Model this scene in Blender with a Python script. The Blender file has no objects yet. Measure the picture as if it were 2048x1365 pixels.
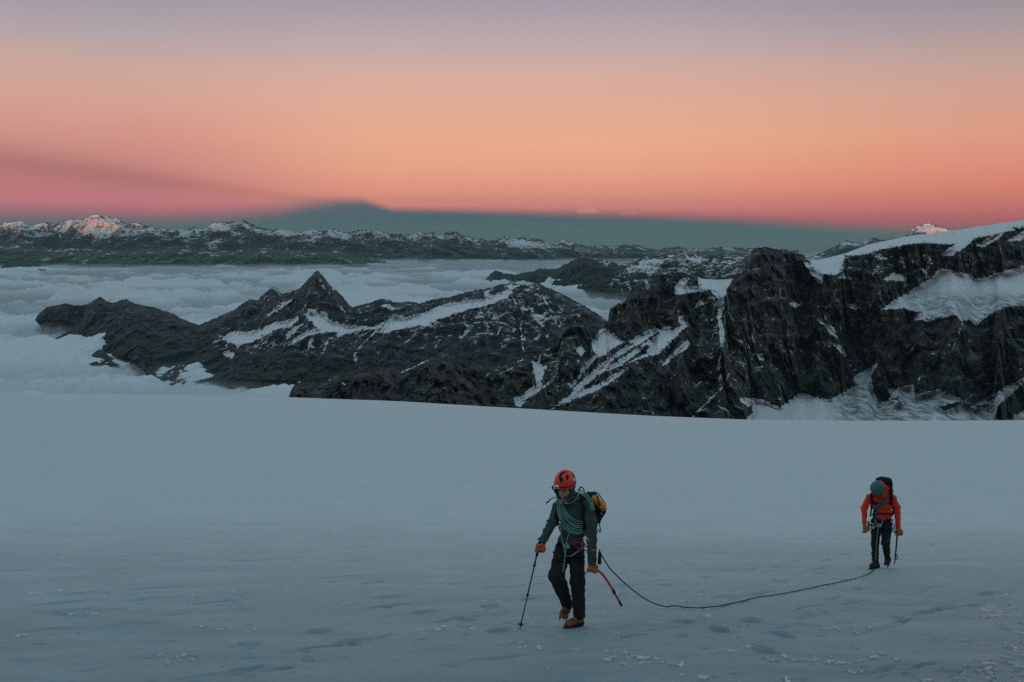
import bpy, math, numpy as np
from mathutils import Vector
PI = math.pi
SC = bpy.context.scene
COL = SC.collection
rng = np.random.RandomState(7)

def lin(r, g, b):
    f = lambda c: (c/255/12.92) if c/255 <= .04045 else ((c/255+.055)/1.055)**2.4
    return (f(r), f(g), f(b), 1.0)

# ------------------------------------------------------------------ camera
F = 2000.0                       # focal length in photo pixels (photo 2048 x 1365)
PITCH = math.atan(222.5/F)       # looking slightly down from the snow slope
SP, CP = math.sin(PITCH), math.cos(PITCH)
cd = bpy.data.cameras.new('camera')
cam = bpy.data.objects.new('camera', cd); COL.objects.link(cam)
cd.sensor_width = 36.0; cd.sensor_fit = 'HORIZONTAL'
cd.lens = 36.0*F/2048.0
cd.clip_start = 0.05; cd.clip_end = 200000.0
cam.location = (0, 0, 0)
cam.rotation_euler = (PI/2-PITCH, 0, 0)
SC.camera = cam
SC.view_settings.view_transform = 'Standard'
SC.view_settings.look = 'None'
SC.view_settings.exposure = 0.0
SC.view_settings.gamma = 1.0
SC.render.engine = 'CYCLES'
SC.cycles.use_denoising = False
SC.cycles.max_bounces = 6
SC.cycles.diffuse_bounces = 3
SC.cycles.volume_bounces = 0
SC.cycles.transparent_max_bounces = 6

def ray(u, v):
    """horizontal slope x/Y and vertical slope z/Y of the view through a photo pixel"""
    dv = 682.5-np.asarray(v, float)
    y = F*CP+dv*SP
    return (np.asarray(u, float)-1024.0)/y, (-F*SP+dv*CP)/y
def P(u, v, Y):
    t, m = ray(u, v)
    return np.stack(np.broadcast_arrays(t*Y, Y, m*Y), -1)

# ------------------------------------------------------------------ sky
W = bpy.data.worlds.new('World'); SC.world = W; W.use_nodes = True
nt = W.node_tree; N = nt.nodes; L = nt.links; N.clear()
def nd(t, **k):
    n = N.new(t)
    for a, b in k.items(): setattr(n, a, b)
    return n
def wmath(op, a, b=None, c=None, clamp=False):
    n = nd('ShaderNodeMath', operation=op); n.use_clamp = clamp
    for i, x in enumerate((a, b, c)):
        if x is None: continue
        if isinstance(x, (int, float)): n.inputs[i].default_value = x
        else: L.new(x, n.inputs[i])
    return n.outputs[0]
def wmap(x, a, b, c=0.0, d=1.0, interp='LINEAR'):
    n = nd('ShaderNodeMapRange', interpolation_type=interp); n.clamp = True
    L.new(x, n.inputs[0])
    for i, q in enumerate((a, b, c, d)): n.inputs[i+1].default_value = q
    return n.outputs[0]
def wramp(x, stops, interp='LINEAR'):
    n = nd('ShaderNodeValToRGB'); cr = n.color_ramp; cr.interpolation = interp
    while len(cr.elements) < len(stops): cr.elements.new(0.5)
    for e, (p, c) in zip(cr.elements, stops):
        e.position = p; e.color = c if isinstance(c, tuple) else (c, c, c, 1)
    L.new(x, n.inputs[0]); return n.outputs[0]
def wmix(f, a, b, mode='MIX'):
    n = nd('ShaderNodeMix', data_type='RGBA', blend_type=mode)
    if isinstance(f, (int, float)): n.inputs[0].default_value = f
    else: L.new(f, n.inputs[0])
    for i, x in ((6, a), (7, b)):
        if isinstance(x, tuple): n.inputs[i].default_value = x
        else: L.new(x, n.inputs[i])
    return n.outputs[2]
tc = nd('ShaderNodeTexCoord'); sx = nd('ShaderNodeSeparateXYZ'); L.new(tc.outputs['Generated'], sx.inputs[0])
X_, Y_, Z_ = sx.outputs
D2 = 180/PI
el = wmath('MULTIPLY', wmath('ARCSINE', Z_), D2)
az = wmath('MULTIPLY', wmath('ARCTAN2', X_, Y_), D2)
def elv(v): return math.degrees(math.atan(float(ray(1024, v)[1])))
def azu(u): return math.degrees(math.atan((u-1024)/(F*1.0)))
EM = 16.0                                     # degrees covered by the low ramps
def lowramp(stops): return wramp(wmap(el, 0, EM), [(max(0, elv(v))/EM, lin(*c)) for v, c in stops])
SKYG = 1.0
rc = lowramp([(460, (190,106,112)), (435, (205,112,118)), (412, (236,140,126)), (380, (249,160,134)), (340, (250,173,138)), (280, (247,180,144)), (215, (236,178,154)), (150, (222,178,164)), (90, (198,174,176)), (30, (176,164,174)), (-60, (140,145,165))])
rl = lowramp([(460, (190,100,118)), (430, (214,112,130)), (405, (220,122,132)), (370, (212,130,130)), (330, (216,142,134)), (280, (222,154,140)), (215, (222,168,152)), (150, (208,172,162)), (90, (182,168,172)), (30, (164,158,168)), (-60, (140,145,165))])
rr = lowramp([(460, (180,84,92)), (440, (198,94,96)), (415, (226,118,104)), (380, (238,136,112)), (330, (238,152,124)), (280, (232,162,134)), (215, (218,166,146)), (150, (198,166,156)), (90, (172,156,160)), (30, (152,146,156)), (-60, (132,138,156))])
low = wmix(wmap(az, azu(200), azu(820), interp='SMOOTHSTEP'), rl, rc)
low = wmix(wmap(az, azu(1150), azu(2150), interp='SMOOTHSTEP'), low, rr)
# rays fanning out from the tip of the shadow of the peak the camera stands on
ax0, ex0 = azu(776), elv(421)
phi = wmath('MULTIPLY', wmath('ARCTAN2', wmath('SUBTRACT', el, ex0), wmath('SUBTRACT', az, ax0)), D2)
rays = wramp(wmap(phi, 0, 180), [(0, 1.0), (.20, 1.0), (.27, .95), (.36, 1.01), (.77, 1.04), (.825, 1.03), (.86, .95), (.925, .99), (.942, .95), (.955, .68), (.963, .62), (.972, .84), (.985, .99), (1.0, 1.0)], 'B_SPLINE')
rfade = wmath('MULTIPLY', wmap(el, 1.0, 9.0, 1.0, 0.0, 'SMOOTHSTEP'), wmap(el, ex0-.3, ex0+.6, 0, 1))
rfade = wmath('MULTIPLY', rfade, wmap(az, azu(-100), azu(740), 1.0, .30, 'SMOOTHSTEP'))
low = wmix(rfade, low, wmix(1.0, low, rays, 'MULTIPLY'))
# the earth's own shadow above the horizon, with the peak's shadow standing on it
top = [(-300,436),(0,432),(180,434),(330,437),(470,432),(560,424),(620,412),(680,404),(730,404),(757,412),(785,421),(900,423),(1050,427),(1200,431),(1350,437),(1500,444),(1650,453),(1800,465),(2048,474),(2300,478)]
A0, A1 = azu(-300), azu(2300)
bt = wramp(wmap(az, A0, A1), [((azu(u)-A0)/(A1-A0), max(0, elv(v))/4.0) for u, v in top])
bt = wmath('MULTIPLY', bt, 4.0)
dlt = wmath('SUBTRACT', el, bt)
soft = wramp(wmap(az, A0, A1), [(0, 1.0), ((azu(560)-A0)/(A1-A0), .9), ((azu(740)-A0)/(A1-A0), .35), ((azu(800)-A0)/(A1-A0), .34), ((azu(1200)-A0)/(A1-A0), .5), (1, .75)])
k = wmap(wmath('DIVIDE', dlt, soft), -.7, .95, interp='SMOOTHSTEP')
band = wramp(wmap(el, 0, 2.2), [(0, lin(78,108,110)), (.3, lin(74,101,108)), (.62, lin(80,97,110)), (1, lin(104,100,120))])
low = wmix(k, band, low)
high = wramp(wmap(el, 0, 90), [(0, lin(150,150,165)), (.17, lin(136,145,166)), (.3, lin(130,152,162)), (.6, lin(116,148,158)), (1, lin(110,147,156))])
def wisp(u, v, du, dv, a):     # a small lit lens of cloud low in the sky
    q = wmath('ADD', wmath('POWER', wmath('DIVIDE', wmath('SUBTRACT', az, azu(u)), math.degrees(du/F)), 2.0), wmath('POWER', wmath('DIVIDE', wmath('SUBTRACT', el, elv(v)), math.degrees(dv/F)), 2.0))
    return wmath('MULTIPLY', wmath('MULTIPLY', wmap(q, .25, 1.1, 1, 0, 'SMOOTHSTEP'), wmap(el, elv(v)-.16, elv(v)-.02, 0, 1)), a)
low = wmix(wisp(1173, 424, 26, 10, .32), low, lin(250,170,150)); low = wmix(wisp(1256, 428, 24, 7, .2), low, lin(240,150,140)); low = wmix(wisp(1596, 318, 12, 12, .12), low, lin(255,180,150))
wn = nd('ShaderNodeTexNoise'); wm_ = nd('ShaderNodeMapping'); L.new(tc.outputs['Generated'], wm_.inputs[0]); wm_.inputs['Scale'].default_value = (1.5, 1.5, 14)
L.new(wm_.outputs[0], wn.inputs['Vector']); wn.inputs['Scale'].default_value = 2.2; wn.inputs['Detail'].default_value = 5
low = wmix(wmap(wn.outputs[0], .35, .65, 0, .06), low, lin(190,140,145))
high = wmix(1.0, high, (1.42, 1.38, 1.36, 1), 'MULTIPLY')
col = wmix(wmap(el, 11.5, 21.0, interp='SMOOTHSTEP'), low, high)
col = wmix(wmap(el, -1.5, 0.0), lin(80,105,108), col)
bg = nd('ShaderNodeBackground'); L.new(col, bg.inputs[0]); bg.inputs[1].default_value = SKYG
wo = nd('ShaderNodeOutputWorld'); L.new(bg.outputs[0], wo.inputs[0])

# ------------------------------------------------------------------ sun, just up behind the camera
SUN_EL = 0.7
sd = bpy.data.lights.new('sun', 'SUN'); sun = bpy.data.objects.new('sun', sd); COL.objects.link(sun)
sd.energy = 5.0; sd.angle = math.radians(0.5); sd.color = (1.0, .40, .235)
sun.rotation_euler = (math.radians(90-SUN_EL), 0, 0)      # shines towards +Y

# ------------------------------------------------------------------ numpy helpers
def _hash(i, j, k, s):
    h = (i.astype(np.uint32)*np.uint32(374761393)) ^ (j.astype(np.uint32)*np.uint32(668265263)) ^ (k.astype(np.uint32)*np.uint32(2147483647)) ^ np.uint32((s*974634777) & 0xffffffff)
    h = (h ^ (h >> np.uint32(13)))*np.uint32(1274126177)
    h = (h ^ (h >> np.uint32(16)))*np.uint32(2246822519)
    return h ^ (h >> np.uint32(15))
def noise(x, y, z=0.0, s=0):
    """gradient noise about -1..1"""
    x, y, z = np.broadcast_arrays(np.asarray(x, float), np.asarray(y, float), np.asarray(z, float))
    xi, yi, zi = np.floor(x), np.floor(y), np.floor(z)
    fx, fy, fz = x-xi, y-yi, z-zi
    xi, yi, zi = (a.astype(np.int64) & 0xffffffff for a in (xi, yi, zi))
    q = lambda t: t*t*t*(t*(t*6-15)+10)
    ux, uy, uz = q(fx), q(fy), q(fz)
    out = 0
    for dx in (0, 1):
        for dy in (0, 1):
            for dz in (0, 1):
                h = _hash((xi+dx) & 0xffffffff, (yi+dy) & 0xffffffff, (zi+dz) & 0xffffffff, s)
                gx = (h & np.uint32(1023)).astype(float)/511.5-1
                gy = ((h >> np.uint32(10)) & np.uint32(1023)).astype(float)/511.5-1
                gz = ((h >> np.uint32(20)) & np.uint32(1023)).astype(float)/511.5-1
                w = (ux if dx else 1-ux)*(uy if dy else 1-uy)*(uz if dz else 1-uz)
                out = out+w*(gx*(fx-dx)+gy*(fy-dy)+gz*(fz-dz))
    return out*1.4
def fbm(x, y, z=0.0, o=5, s=0, g=.5, kind=0):
    a, f, r = 1.0, 1.0, 0
    for i in range(o):
        n = noise(np.asarray(x)*f, np.asarray(y)*f, np.asarray(z)*f, s+i*17)
        if kind == 1: n = 1-2*np.abs(n)         # ridges
        if kind == 2: n = 2*np.abs(n)-.5        # billows
        r = r+a*n; a *= g; f *= 2.03
    return r
def sstep(a, b, x):
    t = np.clip((x-a)/(b-a), 0, 1); return t*t*(3-2*t)
def blur1(a, n, axis):
    k = np.hanning(n+2)[1:-1]; k /= k.sum(); p = n//2
    pad = [(0, 0)]*a.ndim; pad[axis] = (p, n-1-p)
    b = np.pad(a, pad, mode='edge')
    return np.apply_along_axis(lambda r: np.convolve(r, k, 'valid'), axis, b)
def poly_sd(u, v, poly):
    """signed distance in pixels, positive inside"""
    p = np.array(poly, float); q = np.roll(p, -1, 0)
    d = np.full(u.shape, 1e9); ins = np.zeros(u.shape, bool)
    for (x0, y0), (x1, y1) in zip(p, q):
        ex, ey = x1-x0, y1-y0; wx, wy = u-x0, v-y0
        t = np.clip((wx*ex+wy*ey)/(ex*ex+ey*ey+1e-9), 0, 1)
        d = np.minimum(d, (wx-t*ex)**2+(wy-t*ey)**2)
        c = ((y0 <= v) & (y1 > v)) | ((y1 <= v) & (y0 > v))
        if y1 != y0: ins ^= c & (u < x0+(v-y0)/(y1-y0)*ex)
    d = np.sqrt(d); return np.where(ins, d, -d)
def line_sd(u, v, pts, w):
    d = np.full(u.shape, 1e9)
    for (x0, y0), (x1, y1) in zip(pts[:-1], pts[1:]):
        ex, ey = x1-x0, y1-y0; wx, wy = u-x0, v-y0
        t = np.clip((wx*ex+wy*ey)/(ex*ex+ey*ey+1e-9), 0, 1)
        d = np.minimum(d, (wx-t*ex)**2+(wy-t*ey)**2)
    return w/2-np.sqrt(d)
def field(u, v, polys, lines=(), holes=()):
    r = np.full(u.shape, -60.0)
    def boxed(pts, f, pad=62):
        a = np.array(pts, float); m = (u > a[:, 0].min()-pad) & (u < a[:, 0].max()+pad) & (v > a[:, 1].min()-pad) & (v < a[:, 1].max()+pad)
        return m, (f(u[m], v[m]) if m.any() else None)
    for p in polys:
        m, s = boxed(p, lambda a, b: poly_sd(a, b, p))
        if s is not None: r[m] = np.maximum(r[m], s)
    for p, w in lines:
        m, s = boxed(p, lambda a, b: line_sd(a, b, p, w))
        if s is not None: r[m] = np.maximum(r[m], s)
    for p in holes:
        m, s = boxed(p, lambda a, b: poly_sd(a, b, p))
        if s is not None: r[m] = np.minimum(r[m], -s)
    return r
def grid_mesh(name, V, mat, attrs=None, wrap=False, smooth=True):
    """V: rows x cols x 3"""
    R, C = V.shape[:2]
    idx = np.arange(R*C).reshape(R, C)
    if wrap: idx = np.concatenate([idx, idx[:, :1]], 1)
    q = np.stack([idx[:-1, :-1], idx[1:, :-1], idx[1:, 1:], idx[:-1, 1:]], -1).reshape(-1, 4)
    return raw_mesh(name, V.reshape(-1, 3), q, mat, attrs, smooth)
def raw_mesh(name, verts, faces, mat, attrs=None, smooth=True):
    me = bpy.data.meshes.new(name); faces = np.asarray(faces); n = faces.shape[1]
    me.vertices.add(len(verts)); me.vertices.foreach_set('co', np.asarray(verts, np.float32).ravel())
    me.loops.add(faces.size); me.loops.foreach_set('vertex_index', faces.astype(np.int32).ravel())
    me.polygons.add(len(faces)); me.polygons.foreach_set('loop_start', np.arange(0, faces.size, n, dtype=np.int32))
    if smooth: me.polygons.foreach_set('use_smooth', np.ones(len(faces), bool))
    me.update(calc_edges=True)
    for k, a in (attrs or {}).items():
        at = me.attributes.new(k, 'FLOAT', 'POINT'); at.data.foreach_set('value', np.asarray(a, np.float32).ravel())
    me.validate()
    o = bpy.data.objects.new(name, me); COL.objects.link(o); me.materials.append(mat)
    return o

# ------------------------------------------------------------------ materials
class MT:
    def __init__(s, name, rough=.8, spec=.3):
        s.m = bpy.data.materials.new(name); s.m.use_nodes = True
        s.t = s.m.node_tree; s.b = s.t.nodes['Principled BSDF']
        s.b.inputs['Roughness'].default_value = rough; s.b.inputs['Specular IOR Level'].default_value = spec
    def n(s, t, **k):
        x = s.t.nodes.new(t)
        for a, b in k.items(): setattr(x, a, b)
        return x
    def l(s, a, b): s.t.links.new(a, b)
    def set(s, node, i, x):
        if isinstance(x, (int, float, tuple)): node.inputs[i].default_value = x
        else: s.l(x, node.inputs[i])
    def math(s, op, a, b=0.0, clamp=False):
        x = s.n('ShaderNodeMath', operation=op); x.use_clamp = clamp
        s.set(x, 0, a); s.set(x, 1, b); return x.outputs[0]
    def mapr(s, x, a, b, c=0., d=1.):
        n = s.n('ShaderNodeMapRange'); s.l(x, n.inputs[0])
        for i, q in enumerate((a, b, c, d)): n.inputs[i+1].default_value = q
        return n.outputs[0]
    def mix(s, f, a, b, mode='MIX'):
        x = s.n('ShaderNodeMix', data_type='RGBA', blend_type=mode)
        s.set(x, 0, f); s.set(x, 6, a); s.set(x, 7, b); return x.outputs[2]
    def attr(s, name):
        x = s.n('ShaderNodeAttribute', attribute_name=name); return x.outputs['Fac']
    def pos(s, scale=(1, 1, 1), rot=(0, 0, 0), obj=False):
        g = s.n('ShaderNodeTexCoord').outputs['Object']
        mp = s.n('ShaderNodeMapping'); s.l(g, mp.inputs[0])
        mp.inputs['Scale'].default_value = scale; mp.inputs['Rotation'].default_value = rot
        return mp.outputs[0]
    def noise(s, vec, scale, detail=6, rough=.6, dist=0.):
        x = s.n('ShaderNodeTexNoise'); s.l(vec, x.inputs['Vector'])
        x.inputs['Scale'].default_value = scale; x.inputs['Detail'].default_value = detail
        x.inputs['Roughness'].default_value = rough; x.inputs['Distortion'].default_value = dist
        return x.outputs[0]
    def bump(s, h, strength, dist):
        x = s.n('ShaderNodeBump'); x.inputs['Strength'].default_value = strength; x.inputs['Distance'].default_value = dist
        s.l(h, x.inputs['Height']); s.l(x.outputs[0], s.b.inputs['Normal'])
    def base(s, c): s.set(s.b, 'Base Color', c)

def mountain_mat(name, size, rock_a, rock_b, snow=(.66, .68, .74, 1), veg=None, zveg=(-1300, -800), k=.42, bump=.8, seed=0, hue=None):
    """rock with snow where the per-vertex field 'snow' plus fine noise passes a threshold; size = metres of the finest grain"""
    M = MT(name, .9, .15)
    p = M.pos()
    pv = M.pos(scale=(1, 1, .35))
    n1 = M.noise(p, 1/(size*10), 7, .68)
    n2 = M.noise(pv, 1/(size*34), 7, .7)
    n3 = M.noise(p, 1/(size*4), 3, .6)
    st = M.noise(M.pos(scale=(.12, .12, 1), rot=(.06, -.1, 0)), 1/(size*5), 4, .6)
    c = M.mix(M.mapr(n2, .36, .64), rock_a, rock_b)
    tone = M.noise(p, 1/(size*75), 3, .55)
    c = M.mix(M.mapr(tone, .36, .64, 0, .6), c, M.mix(1.0, c, (.62, .80, .95, 1), 'MULTIPLY'))
    vs = M.noise(M.pos(scale=(1, 1, .10)), 1/(size*7), 5, .62)
    c = M.mix(M.mapr(vs, .42, .62, 0, .75), c, tuple(x*.38 for x in rock_a[:3])+(1,))
    c = M.mix(M.mapr(n1, .50, .64, 0, .65), c, tuple(x*2.3 for x in rock_b[:3])+(1,))
    c = M.mix(M.mapr(st, .40, .60, .0, .45), c, tuple(x*.45 for x in rock_a[:3])+(1,))
    if veg:
        sp = M.n('ShaderNodeSeparateXYZ'); M.l(M.pos(), sp.inputs[0])
        z = M.math('ADD', sp.outputs[2], M.math('MULTIPLY', M.math('SUBTRACT', n2, .5), (zveg[1]-zveg[0])*1.2))
        vg = M.mapr(z, zveg[0], zveg[1], 1, 0)
        c = M.mix(vg, c, M.mix(M.mapr(n1, .35, .65), veg, tuple(x*1.7 for x in veg[:3])+(1,)))
    S = M.attr('snow')
    tot = M.math('ADD', S, M.math('MULTIPLY', M.math('SUBTRACT', n1, .5), k*4.2))
    tot = M.math('ADD', tot, M.math('MULTIPLY', M.math('SUBTRACT', n3, .5), k*2.0))
    mk = M.mapr(tot, .47, .55)
    D = M.attr('dirt')
    dn = M.noise(M.pos(scale=(1, .25, .25), rot=(0, .7, 0)), 1/(size*6), 5, .65)
    sc = M.mix(M.math('MULTIPLY', M.mapr(dn, .38, .6), D), snow, tuple(x*.28 for x in snow[:3])+(1,))
    M.base(M.mix(mk, c, sc))
    M.bump(M.math('ADD', M.math('ADD', n1, M.math('MULTIPLY', n3, .4)), M.math('MULTIPLY', mk, .25)), bump, size*6)
    return M.m

def struct(o): o['kind'] = 'structure'; return o

CLOUD_Z = -1400.0
def relief(name, ridge, base, yr, yb, mat, du=1.1, dv=1.1, gentle=None, jag=1.0, jagw=9.0, amp=.006, wl=.05, vstretch=2.0,
           polys=(), lines=(), holes=(), sprinkle=None, dirt=None, ramp=7.0, extra=None, seed=1, back=1.0, rockjag=None, kind=1, rough=1.0, sdir=.6, crisp=1.0, strat=3.5, block=0):
    """a mountain face as true relief: its crest and foot are curves at their own distances, and gullies and
    buttresses push the face in and out; a back slope closes it behind the crest."""
    ridge = np.array(ridge, float); base = np.array(base, float)
    u = np.arange(ridge[0, 0], ridge[-1, 0]+du*.5, du)
    rv = np.interp(u, ridge[:, 0], ridge[:, 1])
    ru = blur1(rv, 3, 0)
    jn = fbm(u/jagw, 3.7+seed, .3, 4, seed, .6)
    if block: jn = jn*.5+.7*np.round(jn*1.6)/1.6
    jw = np.ones_like(u) if rockjag is None else np.interp(u, *zip(*rockjag))
    rv = ru-jag*jn*jw
    bv = np.maximum(np.interp(u, base[:, 0], base[:, 1]), rv+1.0)
    n = int(max(12, (bv-rv).max()/dv))
    t = np.linspace(0, 1, n)[:, None]
    V = rv[None]+t*(bv-rv)[None]; U = np.broadcast_to(u[None], V.shape)
    tt, m = ray(U, V)
    Yr = yr(u) if callable(yr) else np.interp(u, *zip(*yr))
    Yb = CLOUD_Z/ray(u, bv)[1] if yb is None else (yb(u) if callable(yb) else np.interp(u, *zip(*yb)))
    Yb = np.minimum(Yb, Yr*.998)
    sdf = field(np.array(U), V, polys, lines, holes)
    w = np.ones_like(V)
    if gentle: w = w+gentle*sstep(-4, 10, blur1(blur1(sdf, 25, 0), 25, 1))
    cw = np.cumsum(w, 0)-w[:1]; cw = cw/cw[-1:]
    Y = Yr[None]+(Yb-Yr)[None]*cw
    ym = float(Yr.mean()); W = wl*ym
    x, z = tt*Y, m*Y
    warp = fbm(x/W*.6, z/W*.6, Y/W*.6, 2, seed+50)
    nz = fbm(x/W+warp*.35, z/W/vstretch, Y/W*.5, 7, seed, .55, kind)
    nz2 = fbm(x/W*.33, z/W*.25, 2.0, 3, seed+9)
    jn2 = fbm(x/W*6+warp, z/W*6/max(vstretch, 1.5), Y/W*2, 4, seed+71, .6, 1)
    zz = z/W*strat+fbm(x/W*.5, z/W*.5, 3.0, 3, seed+80)*1.2; led = (zz-np.floor(zz)); led = np.minimum(led*1.25, (1-led)*5)-.5
    nz = nz+crisp*(jn2*.30+led*.55)
    if block:
        q1 = fbm(x/W*1.3+warp*.3, z/W*.22, Y/W*.3, 3, seed+90)*2.2; q2 = fbm(x/W*3.2+warp*.3, z/W*1.1, Y/W, 3, seed+91)*2.0
        stp = lambda q: np.floor(q)+sstep(.38, .62, q-np.floor(q))
        nz = nz*.75+block*(stp(q1)*.9+stp(q2)*.45)
    soft = 1-.93*sstep(0, 12, sdf) if gentle else 1.0
    edge = np.clip(np.minimum(t*(bv-rv)[None]/14.0, 1), .25, 1)
    Y2 = Y-ym*amp*(nz*soft*edge*1.5+nz2*2.2*edge)
    pts = np.stack([tt*Y2, Y2, m*Y2], -1)
    wq = ym*.004
    e1 = fbm(x/wq/2.2+z/wq*sdir, z/wq*1.5, Y/wq*.15, 5, seed+21, .62)
    e2 = fbm(x/wq/.6+z/wq*sdir*2.0, z/wq*2.6, 4.0, 4, seed+27, .6)
    ax_ = (x*.8+z*.6)/wq; bx_ = (z*.8-x*.6)/wq
    e3 = fbm(ax_/2.4, bx_/.45, 7.0, 4, seed+33, .62)
    small = np.clip((sdf+3)/13.0, .14, 1)
    sd2 = sdf+rough*(e1*5.0-.4)*small+rough*(e2*7.0+e3*5.0)*small
    S = np.clip(.5+sd2/(2*ramp), 0, 1)
    nz = np.where(np.isfinite(nz), nz, 0)
    if sprinkle is not None: S = np.maximum(S, sprinkle(U, V, pts, nz) if callable(sprinkle) else sprinkle)
    if extra is not None: S = extra(U, V, S, pts, nz)
    Dt = np.zeros_like(S) if dirt is None else dirt(U, V)
    bk = []
    for i in range(1, 13):
        q = pts[0].copy(); g = (i/12)**1.5*back*ym*.12
        q[:, 1] += g; q[:, 2] -= g*.62+0*g; q[:, 0] += q[:, 0]/q[:, 1]*g*.2
        q[:, 1] += ym*amp*.6*i/12*fbm(q[:, 0]/W, i*.4, 1.0, 3, seed+3)
        bk.append(q)
    bk = np.array(bk[::-1])
    A = np.concatenate([bk, pts], 0)
    S = np.concatenate([np.repeat(S[:1], 12, 0), S], 0); Dt = np.concatenate([np.repeat(Dt[:1], 12, 0), Dt], 0)
    return struct(grid_mesh(name, A, mat, {'snow': S, 'dirt': Dt}))
# ================================================================== SETTING
# ---- far ranges, 42-58 km away
ROCKF_A, ROCKF_B = (.040, .050, .058, 1), (.070, .078, .088, 1)  # bluish distance haze partly put into these rock colours
m_far = mountain_mat('far_rock_and_snow', 55, ROCKF_A, ROCKF_B, veg=(.045, .075, .065, 1), zveg=(-1300, -500), k=.62, snow=(.84, .84, .88, 1))  # lower slopes: teal haze painted into the vegetation colour
def far_snow(u, v, S, pts, nz):
    h = sstep(-900, 250, pts[..., 2]+nz*160)
    r = v-v[:1]
    near = np.exp(-np.maximum(r, 0)/13.0)
    lf = fbm(pts[..., 0]/1700, pts[..., 2]/600+pts[..., 0]/2600, 3.0, 4, 140, .6)
    S0 = .10+.20*h+.34*near*sstep(.5, 2.0, r)+.34*sstep(.0, .40, lf)*(.35+.65*h)
    return np.clip(np.maximum(S, S0), 0, 1)+.35*sstep(.55, .9, S)
A_ridge = [(-260,462),(-180,450),(-90,459),(-20,452),(10,447),(40,443),(60,450),(85,447),(108,449),(125,446),(150,442),(170,439),(185,432),(203,430),(222,436),(238,440),(256,450),(270,444),(285,452),(305,456),(340,460),(380,459),(405,461),(425,452),(447,445),(462,447),(476,444),(488,440),(500,448),(520,459),(545,462),(565,458),(585,466),(610,463),(628,461),(640,464),(664,457),(690,466),(720,461),(740,461),(775,468),(810,470),(845,466),(868,465),(888,467),(905,463),(925,470),(950,478),(985,482),(1012,473),(1028,477),(1045,474),(1078,480),(1100,489),(1122,481),(1145,485),(1165,490),(1180,494),(1205,491),(1240,495),(1265,493),(1290,496),(1320,500),(1355,497),(1400,499),(1440,495),(1480,496),(1530,499),(1600,503)]
def peaks(r, seed, a1=6.0, a2=2.5):     # sharper separate summits along a distant crest
    r = np.array(r, float); u = np.arange(r[0, 0], r[-1, 0], 1.5); v = np.interp(u, r[:, 0], r[:, 1])
    v = v+1.5-a1*np.maximum(0, 1-3.2*np.abs(noise(u/30, seed, .5, seed)))*(.5+.5*noise(u/90, 1.5, 0, seed+1))-a2*np.maximum(0, 1-3*np.abs(noise(u/11, seed, .2, seed+2)))
    return list(zip(u, v))
A_ridge = peaks(A_ridge, 4)
A_base = [(-260,528),(180,526),(400,526),(760,526),(980,528),(1250,530),(1600,532)]
relief('distant_mountain_range', A_ridge, A_base, [(-260,52500),(1600,52500)], [(-260,48300),(760,47800),(1250,47600),(1600,47500)], m_far, du=1.0, dv=.8,
       jag=1.8, jagw=4.5, amp=.014, wl=.024, vstretch=1.0, seed=3, rough=.8, crisp=.3, sdir=1.2,
       polys=[[(112,451),(150,444),(203,432),(240,444),(262,455),(290,462),(270,470),(225,474),(190,478),(150,470),(125,462)],
              [(432,452),(455,450),(470,460),(468,472),(440,466)], [(480,446),(492,443),(505,456),(490,462)], [(735,464),(770,468),(790,474),(750,472)],
              [(840,469),(885,470),(900,474),(860,476)], [(1000,482),(1035,477),(1080,484),(1105,495),(1060,498),(1020,494)], [(410,488),(425,480),(440,478),(432,500),(420,505)]],
       extra=far_snow, ramp=12)
relief('distant_foothills', [(-260,500),(-100,494),(0,489),(120,498),(220,500),(300,497),(380,494),(450,502),(520,497),(600,500),(680,504),(730,514),(772,524)],
       [(-260,533),(100,531),(640,532),(772,533)], [(-260,44000),(772,42000)], [(-260,40500),(772,40500)], m_far, du=1.2, dv=1.0, jag=1.5, jagw=8, amp=.008, wl=.03, seed=14,
       extra=lambda u, v, S, p, nz: np.clip(.10+.22*sstep(-1400, -300, p[..., 2]+nz*120), 0, 1))
F_ridge = [(1540,540),(1575,527),(1610,516),(1630,510),(1648,503),(1670,493),(1693,480),(1706,484),(1722,487),(1735,481),(1748,475),(1761,481),(1785,479),(1813,471),(1825,458),(1838,451),(1848,449),(1858,448),(1867,448),(1880,454),(1896,460),(1930,468),(2000,480),(2100,492)]
relief('snow_capped_massif', F_ridge, [(1540,545),(2100,545)], [(1540,50000),(2100,50000)], [(1540,48600),(2100,48600)], m_far, du=.8, dv=.8, jag=1.2, jagw=6,
       amp=.008, wl=.022, seed=23, polys=[[(1832,456),(1850,450),(1867,449),(1900,461),(1960,478),(1900,482),(1850,470),(1828,466)]], extra=far_snow, ramp=10)
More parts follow.
